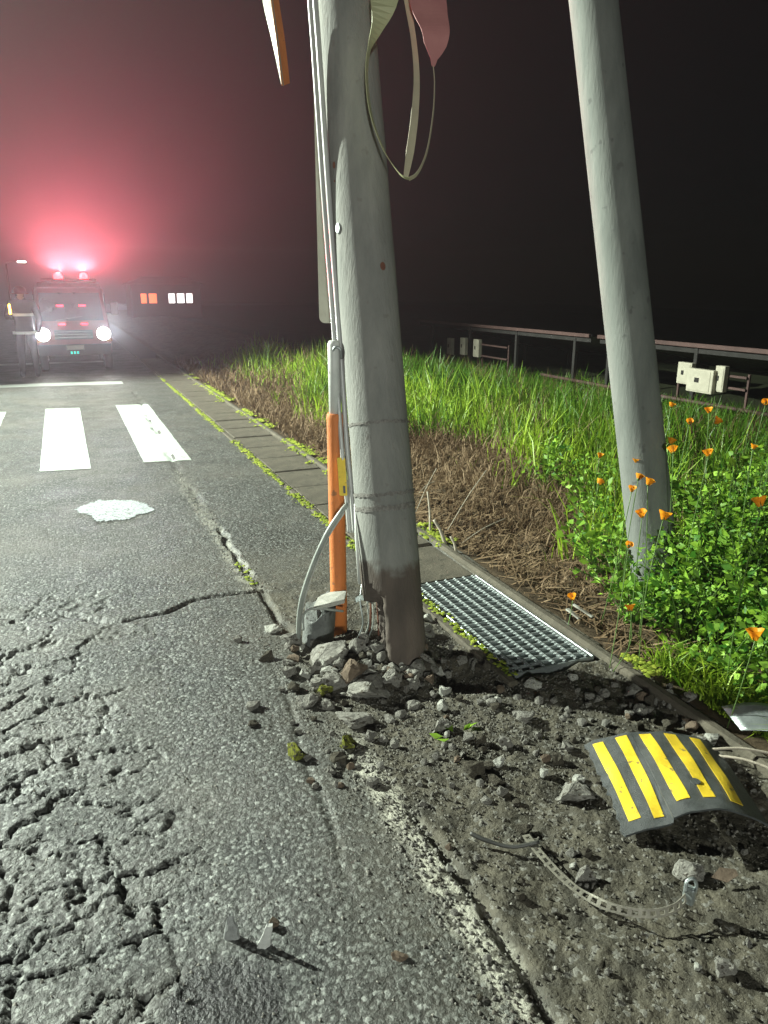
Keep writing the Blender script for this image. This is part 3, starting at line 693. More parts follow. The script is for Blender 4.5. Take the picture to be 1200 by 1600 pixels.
big = [
 (425, 982, 27, 17, 'rubble_pale', 'round cream stone at the left edge of the rubble heap'),
 (455, 998, 34, 26, 'rubble', 'grey wedge of concrete leaning beside the foot of the cable'),
 (461, 1013, 15, 12, 'rubble_brown', 'small beige pebble at the foot of the stump'),
 (452, 1036, 22, 16, 'rubble', 'light grey lump below the broken stump'),
 (478, 1052, 20, 18, 'rubble_pale', 'pale greenish lump at the front left of the heap'),
 (515, 1022, 66, 26, 'rubble', 'long flat concrete slab lying across the heap'),
 (497, 1042, 34, 30, 'rubble', 'blocky grey chunk under the long slab'),
 (552, 1040, 36, 52, 'rubble_brown', 'brown slab standing tilted at the middle of the heap'),
 (574, 1040, 30, 26, 'rubble_pale', 'cream chunk leaning on the tilted brown slab'),
 (578, 1074, 72, 36, 'rubble', 'largest concrete chunk at the front of the heap'),
 (612, 1056, 34, 34, 'rubble', 'grey concrete chunk right under the snapped pole'),
 (524, 1060, 40, 26, 'rubble', 'rough grey chunk at the front of the heap beside the largest one'),
 (480, 1094, 36, 26, 'rubble', 'grey stone in front of the heap on the left'),
 (552, 1122, 62, 20, 'rubble', 'thin flat slab with dark underside in front of the heap'),
 (508, 1078, 26, 18, 'mossy', 'mossy flat stone half under the front of the heap'),
 (464, 1171, 34, 28, 'mossy', 'bright yellow mossy stone alone on the road side'),
 (545, 1160, 32, 26, 'mossy', 'yellow mossy stone nearer the seam, right of its twin'),
 (530, 1184, 28, 20, 'rubble_dark', 'brown lump just below the two mossy stones'),
 (690, 1132, 34, 26, 'rubble', 'pale grey rough stone below the pole shadow'),
 (695, 1080, 20, 18, 'rubble_pale', 'bluish white stone inside the pole shadow'),
 (652, 1066, 20, 24, 'rubble', 'upright grey stone at the right of the snapped pole'),
 (660, 985, 40, 22, 'rubble', 'grey slab fragment between pole and grating'),
 (832, 1067, 30, 18, 'rubble_pale', 'white tile fragment below the near corner of the grating'),
 (790, 1157, 24, 24, 'rubble', 'angular light stone right of the leaf sprig'),
 (779, 1190, 19, 23, 'rubble_pale', 'small white upright stone below the angular light one'),
 (737, 1198, 40, 30, 'rubble_dark', 'dark grey clod in the middle of the dirt'),
 (785, 1236, 20, 16, 'rubble', 'grey stone below the dark clods'),
 (775, 1217, 28, 16, 'rubble_dark', 'low dark clod between two grey stones'),
 (887, 1165, 27, 17, 'rubble', 'grey stone beside the upper left corner of the striped guard'),
 (905, 1217, 20, 14, 'rubble_pale', 'small pale stone touching the left edge of the striped guard'),
 (897, 1236, 66, 30, 'rubble', 'large white topped flat rock left of the striped guard'),
 (822, 1120, 32, 17, 'rubble', 'flat grey stone at the lower edge of the pole shadow'),
 (918, 1373, 48, 30, 'rubble', 'rounded grey stone in the bend of the perforated strap'),
 (897, 1353, 15, 13, 'rubble_pale', 'small tan pebble beside the stone in the strap bend'),
 (1074, 1358, 52, 32, 'rubble', 'grey stone with a dark side below the striped guard'),
 (1133, 1506, 36, 28, 'rubble', 'lone grey stone near the lower right corner'),
 (818, 1294, 28, 16, 'rubble_dark', 'dark lump above the end of the strap'),
 (811, 1398, 18, 14, 'rubble_dark', 'small dark stone left below the strap'),
 (702, 1356, 13, 20, 'rubble_pale', 'small white stone standing in the seam'),
 (624, 1491, 27, 14, 'rubble_brown', 'flat brownish chip on the asphalt at the bottom'),
 (396, 1130, 18, 12, 'rubble_dark', 'dark crumb on the asphalt left of the heap'),
 (372, 998, 14, 14, 'rubble', 'small pointed chip far left of the heap'),
 (988, 1078, 34, 22, 'rubble', 'rough grey stone on the gutter edge below the weeds'),
 (1113, 1155, 26, 22, 'rubble_pale', 'pale stone behind the right side of the striped guard'),
 (745, 1042, 24, 14, 'rubble', 'grey chip at the near left edge of the grating'),
 (668, 965, 18, 14, 'rubble_pale', 'whitish chip on the moss beside the grating'),
]
for i, (px, py, w, h, mt, lb) in enumerate(big):
    inheap = (430 < px < 640) and (990 < py < 1080)
    o = stone(px, py, w, h, mt, lb, dz=(.012 if inheap else 0), k=10 + i % 12, d=(.95 if mt == 'mossy' else .75), sink=(.3 if mt == 'mossy' else .25))
    if 'tilted' in lb: o.rotation_euler = (.25, .45, -YAW)
    if 'long flat' in lb: o.rotation_euler = (.2, -.35, -YAW + .1)
# two shards standing on the asphalt
def shard(px, py, w, h, lean, top, mat, label, seed):
    """broken sliver standing on its lower edge: wedge that narrows upwards, chipped along the rim"""
    p = G(px, py + h / 2); zc = depth(p); W, Hh = w * zc / FPX, h * zc / FPX * 1.05; r = random.Random(seed); z0 = gz(p[0], p[1]) - .008; vs_, fs = [], []; n, m = 10, 7
    for j in range(m):
        t = j / (m - 1); k = 1 - (1 - top) * t ** 1.2
        for i in range(n):
            a = 2 * math.pi * i / n; x = W * .5 * k * math.copysign(abs(math.cos(a)) ** .7, math.cos(a)) + lean * Hh * t + (r.random() - .5) * W * .10; y_ = W * .24 * (1 - .5 * t) * math.sin(a) + (r.random() - .5) * W * .05
            q = _rt * x + np.array([math.sin(YAW), math.cos(YAW), 0]) * y_; vs_.append((p[0] + q[0], p[1] + q[1], z0 + Hh * t * (1 + (r.random() - .5) * .10)))
    for j in range(m - 1):
        for i in range(n): a_, b_ = j * n + i, j * n + (i + 1) % n; fs += [[a_, b_, b_ + n], [a_, b_ + n, a_ + n]]
    fs += [list(range(n))[::-1], [(m - 1) * n + i for i in range(n)]]
    return tag(obj('rubble_shard', vs_, fs, M[mat], loc=(p[0], p[1], z0)), label, 'stone')
shard(362, 1440, 30, 48, .02, .16, 'shardgrey', 'pointed grey shard standing on the asphalt at the bottom', 1)
shard(410, 1456, 20, 46, .28, .55, 'shardpale', 'pale leaning shard standing right of the pointed one', 5)
stone(428, 1443, 16, 18, 'rubble_brown', 'small brown lump right of the two standing shards', k=2)
# countable smaller chips
zones = [((400, 995), (640, 1105), 150), ((630, 1010), (1090, 1140), 80), ((440, 1080), (900, 1230), 60), ((640, 1150), (1180, 1560), 30), ((380, 1040), (560, 1200), 18)]
gl = {0: ('small grey chip in the heap round the pole foot', 'chips in the heap'), 1: ('small stone lying along the shadow of the pole', 'stones along the pole shadow'),
      2: ('small stone scattered on the dirt in front of the pole', 'stones scattered on the dirt'), 3: ('pebble on the bare dirt around striped guard and strap', 'pebbles on the bare dirt'), 4: ('crumb of rubble spilled onto the asphalt edge', 'crumbs on the asphalt edge')}
for zi, (a, b, n) in enumerate(zones):
    for _ in range(n):
        px, py = random.uniform(a[0], b[0]), random.uniform(a[1], b[1])
        if zi in (0, 4):
            a_, r_ = random.uniform(0, 6.283), min(abs(random.gauss(0, .62 if zi == 0 else .95)), 1.9); px, py = 545 + 118 * r_ * math.cos(a_), 1048 + 52 * r_ * math.sin(a_)
            if zi == 0 and random.random() < .22: px, py = random.uniform(585, 672), random.uniform(1008, 1052)
        if zi == 1 and abs(py - (1040 + (px - 640) * .19)) > 46: py = 1050 + (px - 640) * .19 + random.uniform(-35, 40)
        if 1.67 < G(px, py)[0] < 2.12 and G(px, py)[1] > 2.40: continue
        s = random.choice([9, 10, 11, 12, 13, 15, 17, 20] if zi else [10, 12, 14, 16, 18, 20, 23, 27])
        stone(px, py, s, s * random.uniform(.6, 1.0), random.choice(['rubble'] * 7 + ['rubble_pale', 'rubble_dark', 'rubble_dark', 'rubble_dark', 'rubble_brown']), gl[zi][0], name='rubble_chip', group=gl[zi][1], sink=random.uniform(.1, .35))
# gravel too small to count
def scatter_gravel(name, n, sampler, smin, smax, mat, kind='stuff', parent=None):
    base = [np.array(c[0]) for c in CH[:4]]; tri = []
    for c in CH[:4]:
        t = []
        for f in c[1]:
            for k in range(1, len(f) - 1): t.append((f[0], f[k], f[k + 1]))
        tri.append(np.array(t))
    Vs, Fs, o = [], [], 0
    P = sampler(n); S = smin + (smax - smin) * rng.random(len(P)) ** 2.5
    small = [np.array([[-.5, -.4, -.3], [.5, -.3, -.25], [.1, .5, -.3], [-.05, .05, .5], [.35, .25, .2]])]
    st_ = np.array([[0, 1, 3], [1, 4, 3], [1, 2, 4], [2, 3, 4], [2, 0, 3]])
    a = rng.random(len(P)) * 6.283; c_, s_ = np.cos(a), np.sin(a)
    b = small[0][None] * S[:, None, None] * (1 + .5 * (rng.random((len(P), 5, 3)) - .5))
    v = np.stack([b[..., 0] * c_[:, None] - b[..., 1] * s_[:, None], b[..., 0] * s_[:, None] + b[..., 1] * c_[:, None], b[..., 2] * .9], -1) + P[:, None, :]
    f = (st_[None] + 5 * np.arange(len(P))[:, None, None]).reshape(-1, 3)
    ob = obj(name, v.reshape(-1, 3), f, M[mat]); tag(ob, kind=kind); return ob
def soil_sampler(n):
    x = rng.uniform(.7, 2.2, n); y_ = rng.uniform(.6, 3.6, n)
    w = np.exp(-((x - 1.3) / .5) ** 2 - ((y_ - 2.5) / .6) ** 2) + .25; keep = rng.random(n) < w
    x, y_ = x[keep], y_[keep]; keep = ~((x > 1.66) & (x < 2.13) & (y_ > 2.42)); x, y_ = x[keep], y_[keep]
    return np.column_stack([x, y_, height(x, y_, .5) + .002])
def seam_sampler(n):
    y_ = np.where(rng.random(n) < .7, rng.uniform(.7, 2.2, n), rng.uniform(3.8, 7.0, n)); x = .84 + rng.normal(0, .045, n) - .05 * (y_ < 1.6) * rng.random(n)
    return np.column_stack([x, y_, height(x, y_, .5) + .003])
def road_sampler(n):
    x = rng.uniform(-1.2, .85, n); y_ = .8 + 3.4 * rng.random(n) ** 1.3
    return np.column_stack([x, y_, height(x, y_, .5) + .003])
tag(scatter_gravel('soil_gravel', 42000, soil_sampler, .0022, .013, 'gravelmix'), 'fine gravel strewn over the dirt round the pole', 'gravel')
tag(scatter_gravel('seam_gravel', 900, seam_sampler, .006, .020, 'rubble'), 'pale crumbs along the old road edge line', 'gravel')
tag(scatter_gravel('road_grit', 2500, road_sampler, .004, .011, 'rubble'), 'loose grit on the cracked asphalt', 'gravel')

# ------------------------------------------------------------------ striped pole guard
TL, TR, BL, BR = [G(*q)[:2] for q in ((913, 1168), (1118, 1176), (972, 1312), (1212, 1312))]
pg = thing('pole_guard', 'curved black rubber pole guard with yellow stripes lying on the dirt', 'pole guard', (1.76, 1.6, 0))
LK = [0, .10, .28, .365]; RK = [.37, .46, .64, .82, 1.0]
LB_ = [(913, 1168, .008), (930, 1160, .030), (967, 1151, .050), (985, 1148.5, .055)]; LF_ = [(975, 1310, .008), (1000, 1303, .022), (1035, 1294, .035), (1050, 1291, .040)]
RB_ = [(986, 1148.5, .055), (1004, 1147, .057), (1043, 1148, .055), (1082, 1154, .040), (1113, 1167, .010)]; RF_ = [(1052, 1283, .082), (1078, 1273, .094), (1118, 1268, .098), (1160, 1275, .080), (1200, 1294, .020)]
def _w(row): return np.array([G(*q) for q in row])
LB_, LF_, RB_, RF_ = map(_w, (LB_, LF_, RB_, RF_))
def _cr(K, P, u):
    m = len(K); i = min(max(int(np.searchsorted(K, u)) - 1, 0), m - 2); t = (u - K[i]) / (K[i + 1] - K[i])
    p1, p2 = P[i], P[i + 1]; d1 = (P[i + 1] - P[max(i - 1, 0)]) / (K[i + 1] - K[max(i - 1, 0)]) * (K[i + 1] - K[i]); d2 = (P[min(i + 2, m - 1)] - P[i]) / (K[min(i + 2, m - 1)] - K[i]) * (K[i + 1] - K[i])
    return (2 * t**3 - 3 * t**2 + 1) * p1 + (t**3 - 2 * t**2 + t) * d1 + (-2 * t**3 + 3 * t**2) * p2 + (t**3 - t**2) * d2
def guard(u, v, off=0.0):
    """u across the stripes, v from far end to near end; torn between the second and third stripe near the front"""
    whole = _cr(LK + RK, np.concatenate([LB_, RB_]), u)
    if u < .3675: fr_ = _cr(LK, LF_, u)
    else: fr_ = _cr(RK, RF_, u)
    join_ = (LF_[-1] + RF_[0]) / 2; k = float(np.exp(-abs(u - .3675) / .07)) * float(sstep(.95, .45, v))
    fr_ = fr_ * (1 - k) + (fr_ * .3 + .7 * (join_ + (fr_ - (LF_[-1] if u < .3675 else RF_[0])))) * k
    p = whole * (1 - v) + fr_ * v
    p = p + np.array([0, 0, .010 * math.sin(math.pi * v) + .002 * math.sin(23 * u + 11 * v) + off + .004])
    return p
def guard_sheet(u0, u1, v0, v1, nu, nv, off, th, parent, name, mat, rag=0.0):
    vs_, fs = [], []
    for lay in (0, 1):
        for j in range(nv + 1):
            for i in range(nu + 1):
                u = u0 + (u1 - u0) * i / nu; v = v0 + (v1 - v0) * j / nv
                if rag and i == 0: u += rag * (random.Random(j + 3).random() - .3)
                vs_.append(guard(u, v, off + (th if lay else 0)))
    n = (nu + 1) * (nv + 1); W = nu + 1
    for j in range(nv):
        for i in range(nu):
            a = j * W + i; fs.append([a, a + W, a + W + 1, a + 1]); fs.append([n + a, n + a + 1, n + a + W + 1, n + a + W])
    for i in range(nu): fs.append([i, i + 1, n + i + 1, n + i]); b = nv * W + i; fs.append([b + 1, b, n + b, n + b + 1])
    for j in range(nv): a = j * W; fs.append([a + W, a, n + a, n + a + W]); b = a + nu; fs.append([b, b + W, n + b + W, n + b])
    return obj(name, vs_, fs, mat, parent, False)
def smooth_by_angle(o, deg=35):
    me = o.data
    me.polygons.foreach_set('use_smooth', np.ones(len(me.polygons), dtype=bool)); me.set_sharp_from_angle(angle=R(deg))
def rubber_diamond():
    m = M['rubber'].copy(); m.name = 'diamond_rubber'; N, L = m.node_tree.nodes, m.node_tree.links; B = N['Principled BSDF']
    tc = N.new('ShaderNodeTexCoord'); ck = N.new('ShaderNodeTexChecker'); ck.inputs['Scale'].default_value = 170
    mp = N.new('ShaderNodeMapping'); mp.inputs['Rotation'].default_value = (0, 0, R(20)); L.new(tc.outputs['Object'], mp.inputs[0]); L.new(mp.outputs[0], ck.inputs['Vector'])
    bp = N.new('ShaderNodeBump'); bp.inputs['Strength'].default_value = .7; bp.inputs['Distance'].default_value = .004; L.new(ck.outputs['Fac'], bp.inputs['Height'])
    old = B.inputs['Normal'].links[0].from_socket; L.new(old, bp.inputs['Normal']); L.new(bp.outputs[0], B.inputs['Normal'])
    return m
M['diamond'] = rubber_diamond()
s_a = guard_sheet(0.0, .365, 0, 1.0, 14, 30, 0, .007, pg, 'rubber_sheet', M['diamond'], .03); smooth_by_angle(s_a)
s_b = guard_sheet(.370, 1.0, 0, 1.0, 24, 30, 0, .007, pg, 'rubber_sheet', M['diamond']); smooth_by_angle(s_b)
for k, (u, va_, vb_) in enumerate(((.10, .05, .90), (.28, .04, .93), (.46, .04, .88), (.64, .04, .88), (.82, .05, .90))):
    w = .042
    if k == 1:
        o = guard_sheet(u - w, u + w, va_, vb_, 4, 26, .0075, .0015, s_a, 'yellow_stripe', M['yellow'])
    else:
        o = guard_sheet(u - w, u + w, va_, vb_, 4, 26, .0075, .0015, s_a if k == 0 else s_b, 'yellow_stripe', M['yellow'])
    smooth_by_angle(o)
# worn raised lettering on the middle stripe is only a scuffed relief
obj('torn_edge', *ribbon(spline([guard(.352, .66, .012), guard(.358, .8, .016), guard(.362, .92, .016), guard(.366, 1.0, .006)], 12), [.004, .008, .012, .016, .020, .022, .022, .022, .020, .018, .014, .008], [np.array([1, -.3, .6])] * 12, .005), M['rubber'], pg)
obj('bolt_eye', *tube([guard(.60, .72, .006), guard(.60, .72, .011)], .016, 14), M['rubber'], pg)

# grey sheet fragment at the right edge
fr = thing('sheet_fragment', 'bent grey metal sheet fragment at the right edge under the weeds', 'fragment', G(1160, 1150))
v_, f_ = [], []
for j in range(9):
    for i in range(9):
        a, b = i / 8, j / 8
        p = G(1125 + 110 * a + 30 * b, 1122 + 22 * a + 38 * b); v_.append((p[0], p[1], .05 + .05 * math.sin(a * 2.6) * (1 - b * .5)))
for j in range(8):
    for i in range(8): q = j * 9 + i; f_.append([q, q + 1, q + 10, q + 9])
fo = obj('bent_sheet', v_, f_, M['steel'], fr, True); md = fo.modifiers.new('th', 'SOLIDIFY'); md.thickness = .004

# ------------------------------------------------------------------ perforated steel strap
ps = thing('perforated_strap', 'bent perforated steel strap lying on the dirt below the striped guard', 'strap', G(960, 1410))
pth = [(822, 1305, .015), (836, 1324, .02), (852, 1343, .022), (880, 1372, .02), (910, 1396, .02), (945, 1414, .022), (985, 1425, .025), (1025, 1427, .028), (1055, 1418, .03), (1072, 1402, .04)]
Pp = spline([np.append(G(x, y, z)[:2], z) for x, y, z in pth], 90)
T = np.gradient(Pp, axis=0); T /= np.linalg.norm(T, axis=1)[:, None]; Wd = []
for i, t in enumerate(T):
    flat = np.cross([0, 0, 1.0], t); flat /= np.linalg.norm(flat); q = sstep(.40, .62, i / 89.0); a = float(q) * R(72); Wd.append(flat * math.cos(a) + np.array([0, 0, 1.]) * math.sin(a))
Wd = np.array(Wd); hw = .0125
for s in (-1, 1): obj('strap_edge', *ribbon(Pp + Wd * s * (hw - .003), [.006] * 90, Wd, .0022), M['straplight'], ps)
L_ = np.concatenate([[0], np.cumsum(np.linalg.norm(np.diff(Pp, axis=0), axis=1))])
nr = int(L_[-1] / .026)
for k in range(nr + 1):
    s = k / nr * L_[-1]; i = min(int(np.searchsorted(L_, s)), 88); i = max(i, 1)
    a, b = Pp[i - 1], Pp[i + 1]; c = Pp[i]; t = T[i]
    obj('strap_rung', *ribbon([c - Wd[i] * hw * .92, c, c + Wd[i] * hw * .92], [.011] * 3, [t] * 3, .0020), M['straplight'], ps)
obj('buckle', *box(*(Pp[-1] + np.array([.01, 0, .005])), .022, .03, .055, .4, .004), M['steel'], ps)
obj('buckle_loop', *tube(spline([Pp[-1] + np.array(d) for d in ((-.005, .0, .02), (.0, .005, .05), (.02, .0, .055), (.028, -.005, .03), (.022, -.004, .0))], 16), .005, 8), M['steel'], ps, True)
rd = thing('dark_rod', 'thin dark rod lying left of the perforated strap', 'rod', G(785, 1320))
obj('rod', *tube(spline([np.append(G(735, 1311)[:2], .022), np.append(G(760, 1320)[:2], .016), np.append(G(800, 1330)[:2], .016), np.append(G(842, 1328)[:2], .03)], 16), [.007] * 6 + [.006] * 10, 8), M['dark_cable'], rd, True)
# dead leaf
lf = [np.append(G(x, y)[:2], z) for x, y, z in ((1110, 1380, .02), (1122, 1369, .03), (1148, 1370, .025), (1152, 1377, .02), (1135, 1386, .015))]
dl = obj('dead_leaf', lf + [p + np.array([0, 0, .002]) for p in lf], [[0, 1, 2, 3, 4][::-1], [5, 6, 7, 8, 9]] + [[k, (k + 1) % 5, 5 + (k + 1) % 5, 5 + k] for k in range(5)], M['rubble_brown'], loc=G(1130, 1377)); tag(dl, 'reddish brown dead leaf right of the strap buckle', 'leaf')

# ------------------------------------------------------------------ vegetation
def setvar(o, arr):
    at = o.data.attributes.new('var', 'FLOAT', 'POINT'); at.data.foreach_set('value', np.asarray(arr, dtype=np.float32))
def blades(name, P, h, w, lean, mat, curl=.5, dirs=None):
    """P (n,3) roots; h heights; w widths; lean 0..1"""
    n = len(P); a = rng.random(n) * 6.283 if dirs is None else dirs
    d = np.stack([np.cos(a), np.sin(a), np.zeros(n)], -1); s = np.stack([-np.sin(a), np.cos(a), np.zeros(n)], -1)
    tw = rng.random(n) * 6.283; s = np.stack([np.cos(tw), np.sin(tw), np.zeros(n)], -1)
    z = np.array([0, 0, 1.0]); L1, L2 = lean * .35, lean
    m = P + d * (h * L1)[:, None] + z * (h * .55 * np.sqrt(np.clip(1 - L1 ** 2, .05, 1)))[:, None]
    t = P + d * (h * L2)[:, None] + z * (h * np.clip(1 - .6 * L2 ** 2, .1, 1))[:, None]
    v = np.stack([P - s * (w * .5)[:, None], P + s * (w * .5)[:, None], m - s * (w * .42)[:, None], m + s * (w * .42)[:, None], t], 1).reshape(-1, 3)
    f = (np.array([[0, 1, 3], [0, 3, 2], [2, 3, 4]])[None] + 5 * np.arange(n)[:, None, None]).reshape(-1, 3)
    o = obj(name, v, f, M[mat]); setvar(o, np.repeat(np.clip(rng.normal(.42, .22, n) + (fbm(P[:, 0] * 1.1, P[:, 1] * 1.1, 171) - .5) * 1.3 - .62 * sstep(4.0, 6.2, P[:, 0]), -.36, 1), 5)); return o
def field_pts(n, x0, x1, y0, y1, wf):
    x = rng.uniform(x0, x1, n); y_ = rng.uniform(y0, y1, n); k = rng.random(n) < wf(x, y_); x, y_ = x[k], y_[k]
    return np.column_stack([x, y_, vheight(x, y_) - .01])
# where the brown strip ends and the green begins (distance from the gutter)
def gedge(x, y): return x - (2.9 + .95 * sstep(3, 5.5, y) * sstep(9, 6.5, y) + .35 * sstep(8, 12, y) + (fbm(x * 1.7, y * 1.7, 131) - .5) * 1.3 + (fbm(x * 6, y * 6, 132) - .5) * .6)
pt = field_pts(150000, 2.6, 9.5, 3.2, 18, lambda x, y: sstep(-.15, .45, gedge(x, y)) * (.35 + .65 * fbm(x * 2, y * 2, 133)) * np.clip(9 / (y + 2), .3, 1))
hh = (.12 + .46 * rng.random(len(pt)) ** 2.2) * (.25 + 1.35 * fbm(pt[:, 0] * 1.6, pt[:, 1] * 1.6, 135)) * (1.0 - .25 * sstep(5, 7.5, pt[:, 0]))
o = blades('grass', pt, hh * 1.12, .006 + .006 * rng.random(len(pt)) + .0006 * pt[:, 1], .15 + .8 * rng.random(len(pt)) ** 1.3, 'grass'); tag(o, 'tall bright green grass between the gutter and solar array', 'grass', kind='stuff')
pt = field_pts(60000, 2.24, 5.5, 2.3, 18, lambda x, y: sstep(.5, -.3, gedge(x, y)) * sstep(2.2, 2.42, x) * np.clip(7 / (y + 1), .35, 1) * sstep(2.0, 3.2, y + (x - 2.3)))
hh = (.06 + .20 * rng.random(len(pt)) ** 2) * (.35 + .75 * sstep(2.5, 3.6, pt[:, 0]) + .75 * sstep(6.0, 9, pt[:, 1]))
o = blades('dry_grass', pt, hh * 1.3, .004 + .005 * rng.random(len(pt)) + .0005 * pt[:, 1], .4 + .75 * rng.random(len(pt)), 'drygrass'); tag(o, 'brown withered grass along the gutter edge', 'dry grass', kind='stuff')
pt2 = field_pts(16000, 2.6, 8.5, 3.0, 16, lambda x, y: sstep(-.3, .5, gedge(x, y)) * sstep(.40, .62, fbm(x * 2.6, y * 2.6, 137)))
o = blades('dead_stalks', pt2, .22 + .42 * rng.random(len(pt2)) ** 2, .004 + .004 * rng.random(len(pt2)) + .0004 * pt2[:, 1], .1 + .7 * rng.random(len(pt2)), 'drygrass'); tag(o, 'dead tan stalks mixed through the green grass', 'dry grass', kind='stuff')
# flattened straw
n = 5000; x = rng.uniform(2.26, 4.4, n); y_ = rng.uniform(2.3, 7.5, n); k = gedge(x, y_) < .3; x, y_ = x[k], y_[k]; n = len(x)
a = rng.normal(.6, .9, n); ln = .06 + .22 * rng.random(n) ** 2; d = np.stack([np.cos(a), np.sin(a), rng.normal(.08, .22, n)], -1); s = np.stack([-np.sin(a), np.cos(a), 0 * a], -1); w = .0018 + .003 * rng.random(n)
p = np.column_stack([x, y_, vheight(x, y_) + .012 + .03 * rng.random(n)])
v = np.stack([p - d * ln[:, None] / 2 - s * w[:, None], p - d * ln[:, None] / 2 + s * w[:, None], p + d * ln[:, None] / 2 + s * w[:, None] * .5, p + d * ln[:, None] / 2 - s * w[:, None] * .5, p + np.array([0, 0, 1]) * w[:, None] * 1.6], 1).reshape(-1, 3)
f = (np.array([[0, 1, 4], [1, 2, 4], [2, 3, 4], [3, 0, 4]])[None] + 5 * np.arange(n)[:, None, None]).reshape(-1, 3)
o = obj('straw', v, f, M['drygrass']); setvar(o, np.repeat(np.clip(rng.normal(.6, .3, n), 0, 1), 5)); tag(o, 'flattened pale straw littering the brown verge', 'straw', kind='stuff')
# moss along the gutter edges
def moss(name, n, cx, jit, y0, y1, thr, lab, wid=.014):
    y_ = rng.uniform(y0, y1, n); x = cx + rng.normal(0, jit, n) * (.4 + 1.2 * vnoise(y_ * 0 + cx * 9, y_ * 3.1, 144)); k = (fbm(x * 0 + cx, y_ * 2.3, 141) > thr) & (fbm(x * 30, y_ * 30, 143, 2) > .33); x, y_ = x[k], y_[k]; n = len(x)
    z = np.where(x < 2.2, .006, .012) + .012 * rng.random(n); p = np.column_stack([x, y_, z]); s = (wid * (.5 + rng.random(n)))
    q = np.array([[-.5, -.5, 0], [.5, -.5, .1], [.5, .5, 0], [-.5, .5, .1], [0, 0, .45]])
    aa = rng.random(n) * 6.28; c_, s_ = np.cos(aa), np.sin(aa); b = q[None] * s[:, None, None] * (1 + .6 * (rng.random((n, 5, 3)) - .5))
    v = np.stack([b[..., 0] * c_[:, None] - b[..., 1] * s_[:, None], b[..., 0] * s_[:, None] + b[..., 1] * c_[:, None], b[..., 2]], -1) + p[:, None]
    f = (np.array([[0, 1, 4], [1, 2, 4], [2, 3, 4], [3, 0, 4]])[None] + 5 * np.arange(n)[:, None, None]).reshape(-1, 3)
    o = obj(name, v.reshape(-1, 3), f, M['moss']); setvar(o, np.repeat(rng.random(n), 5)); tag(o, lab, 'moss', kind='stuff')
moss('moss_line', 5200, 1.615, .015, 3.9, 15, .30, 'yellow green moss line between road and gutter lids')
moss('moss_line', 8000, 2.19, .045, 3.9, 15, .40, 'thick yellow moss along the verge side of the gutter', .022)
moss('moss_patch', 330, 1.66, .016, 2.45, 3.45, .35, 'moss along the left edge of the drain grating')
moss('moss_patch', 260, 2.24, .03, 2.2, 2.4, .1, 'moss on the gutter edge below the weeds', .016)
moss('moss_patch', 45, .84, .02, 3.9, 4.3, .35, 'small green weeds in the road seam')

# leafy plants
def leafcloud(P, D, size):
    """folded leaflets: P centres, D pointing directions"""
    n = len(P); D = D / np.linalg.norm(D, axis=1)[:, None]; S = np.cross(D, rng.normal(size=(n, 3))); S /= np.linalg.norm(S, axis=1)[:, None]; N_ = np.cross(S, D)
    L_ = size[:, None]; W = L_ * (.18 + .26 * rng.random(n))[:, None]
    v = np.stack([P, P + D * L_ * .5 + S * W + N_ * W * .35, P + D * L_, P + D * L_ * .5 - S * W + N_ * W * .35, P + D * L_ * .5], 1)
    f = np.array([[0, 1, 4], [1, 2, 4], [2, 3, 4], [3, 0, 4]])
    return v.reshape(-1, 3), (f[None] + 5 * np.arange(n)[:, None, None]).reshape(-1, 3)
def plant(x, y, hgt, spread, nst, nleaf, label, group, lsize=.04):
    z = gz(x, y) - .01
    t = thing('leafy_plant', label, 'plant', (x, y, z), group); Vs, Fs = [], []; LP, LD = [], []
    for s in range(nst):
        a = random.uniform(0, 6.283); k = random.random() ** .6; ex, ey = spread * k * math.cos(a), spread * k * math.sin(a); hz = hgt * random.uniform(.6, 1.05) * (1 - .25 * k)
        pts = spline([(x + ex * .12, y + ey * .12, z), (x + ex * .5, y + ey * .5, z + hz * .6), (x + ex, y + ey, z + hz)], 7)
        v, f = tube(pts, np.linspace(.0045, .0018, 7), 4, False); b = len(Vs); Vs += list(v); Fs += [[i + b for i in q] for q in f]
        m = int(nleaf / nst * random.uniform(.4, 1.3)); u = np.clip(rng.beta(2.0, 1.2, m), .08, 1) * 6; i0 = np.minimum(u.astype(int), 5); fr_ = (u - i0)[:, None]
        base = pts[i0] * (1 - fr_) + pts[i0 + 1] * fr_
        dd = np.column_stack([rng.normal(size=m), rng.normal(size=m), rng.normal(.35, .5, m)]); dn = dd / np.linalg.norm(dd, axis=1)[:, None]
        LP.append(base + dn * (rng.random(m) * .05)[:, None]); LD.append(dd)
    LP, LD = np.concatenate(LP), np.concatenate(LD)
    obj('stems', Vs, Fs, M['stem'], t); v, f = leafcloud(LP, LD, lsize * (.35 + 1.5 * rng.random(len(LP)) ** 2.2)); o = obj('foliage', v, f, M['leaf'], t); o['kind'] = 'stuff'
    vv_ = np.clip(rng.normal(.45, .28, len(LP)), 0, 1); setvar(o, np.repeat(vv_, 5)); return t
M['stem'] = pm('stem', (.06, .12, .02), (.10, .18, .035), 8, .6)
GP = 'leafy weeds on the right verge'
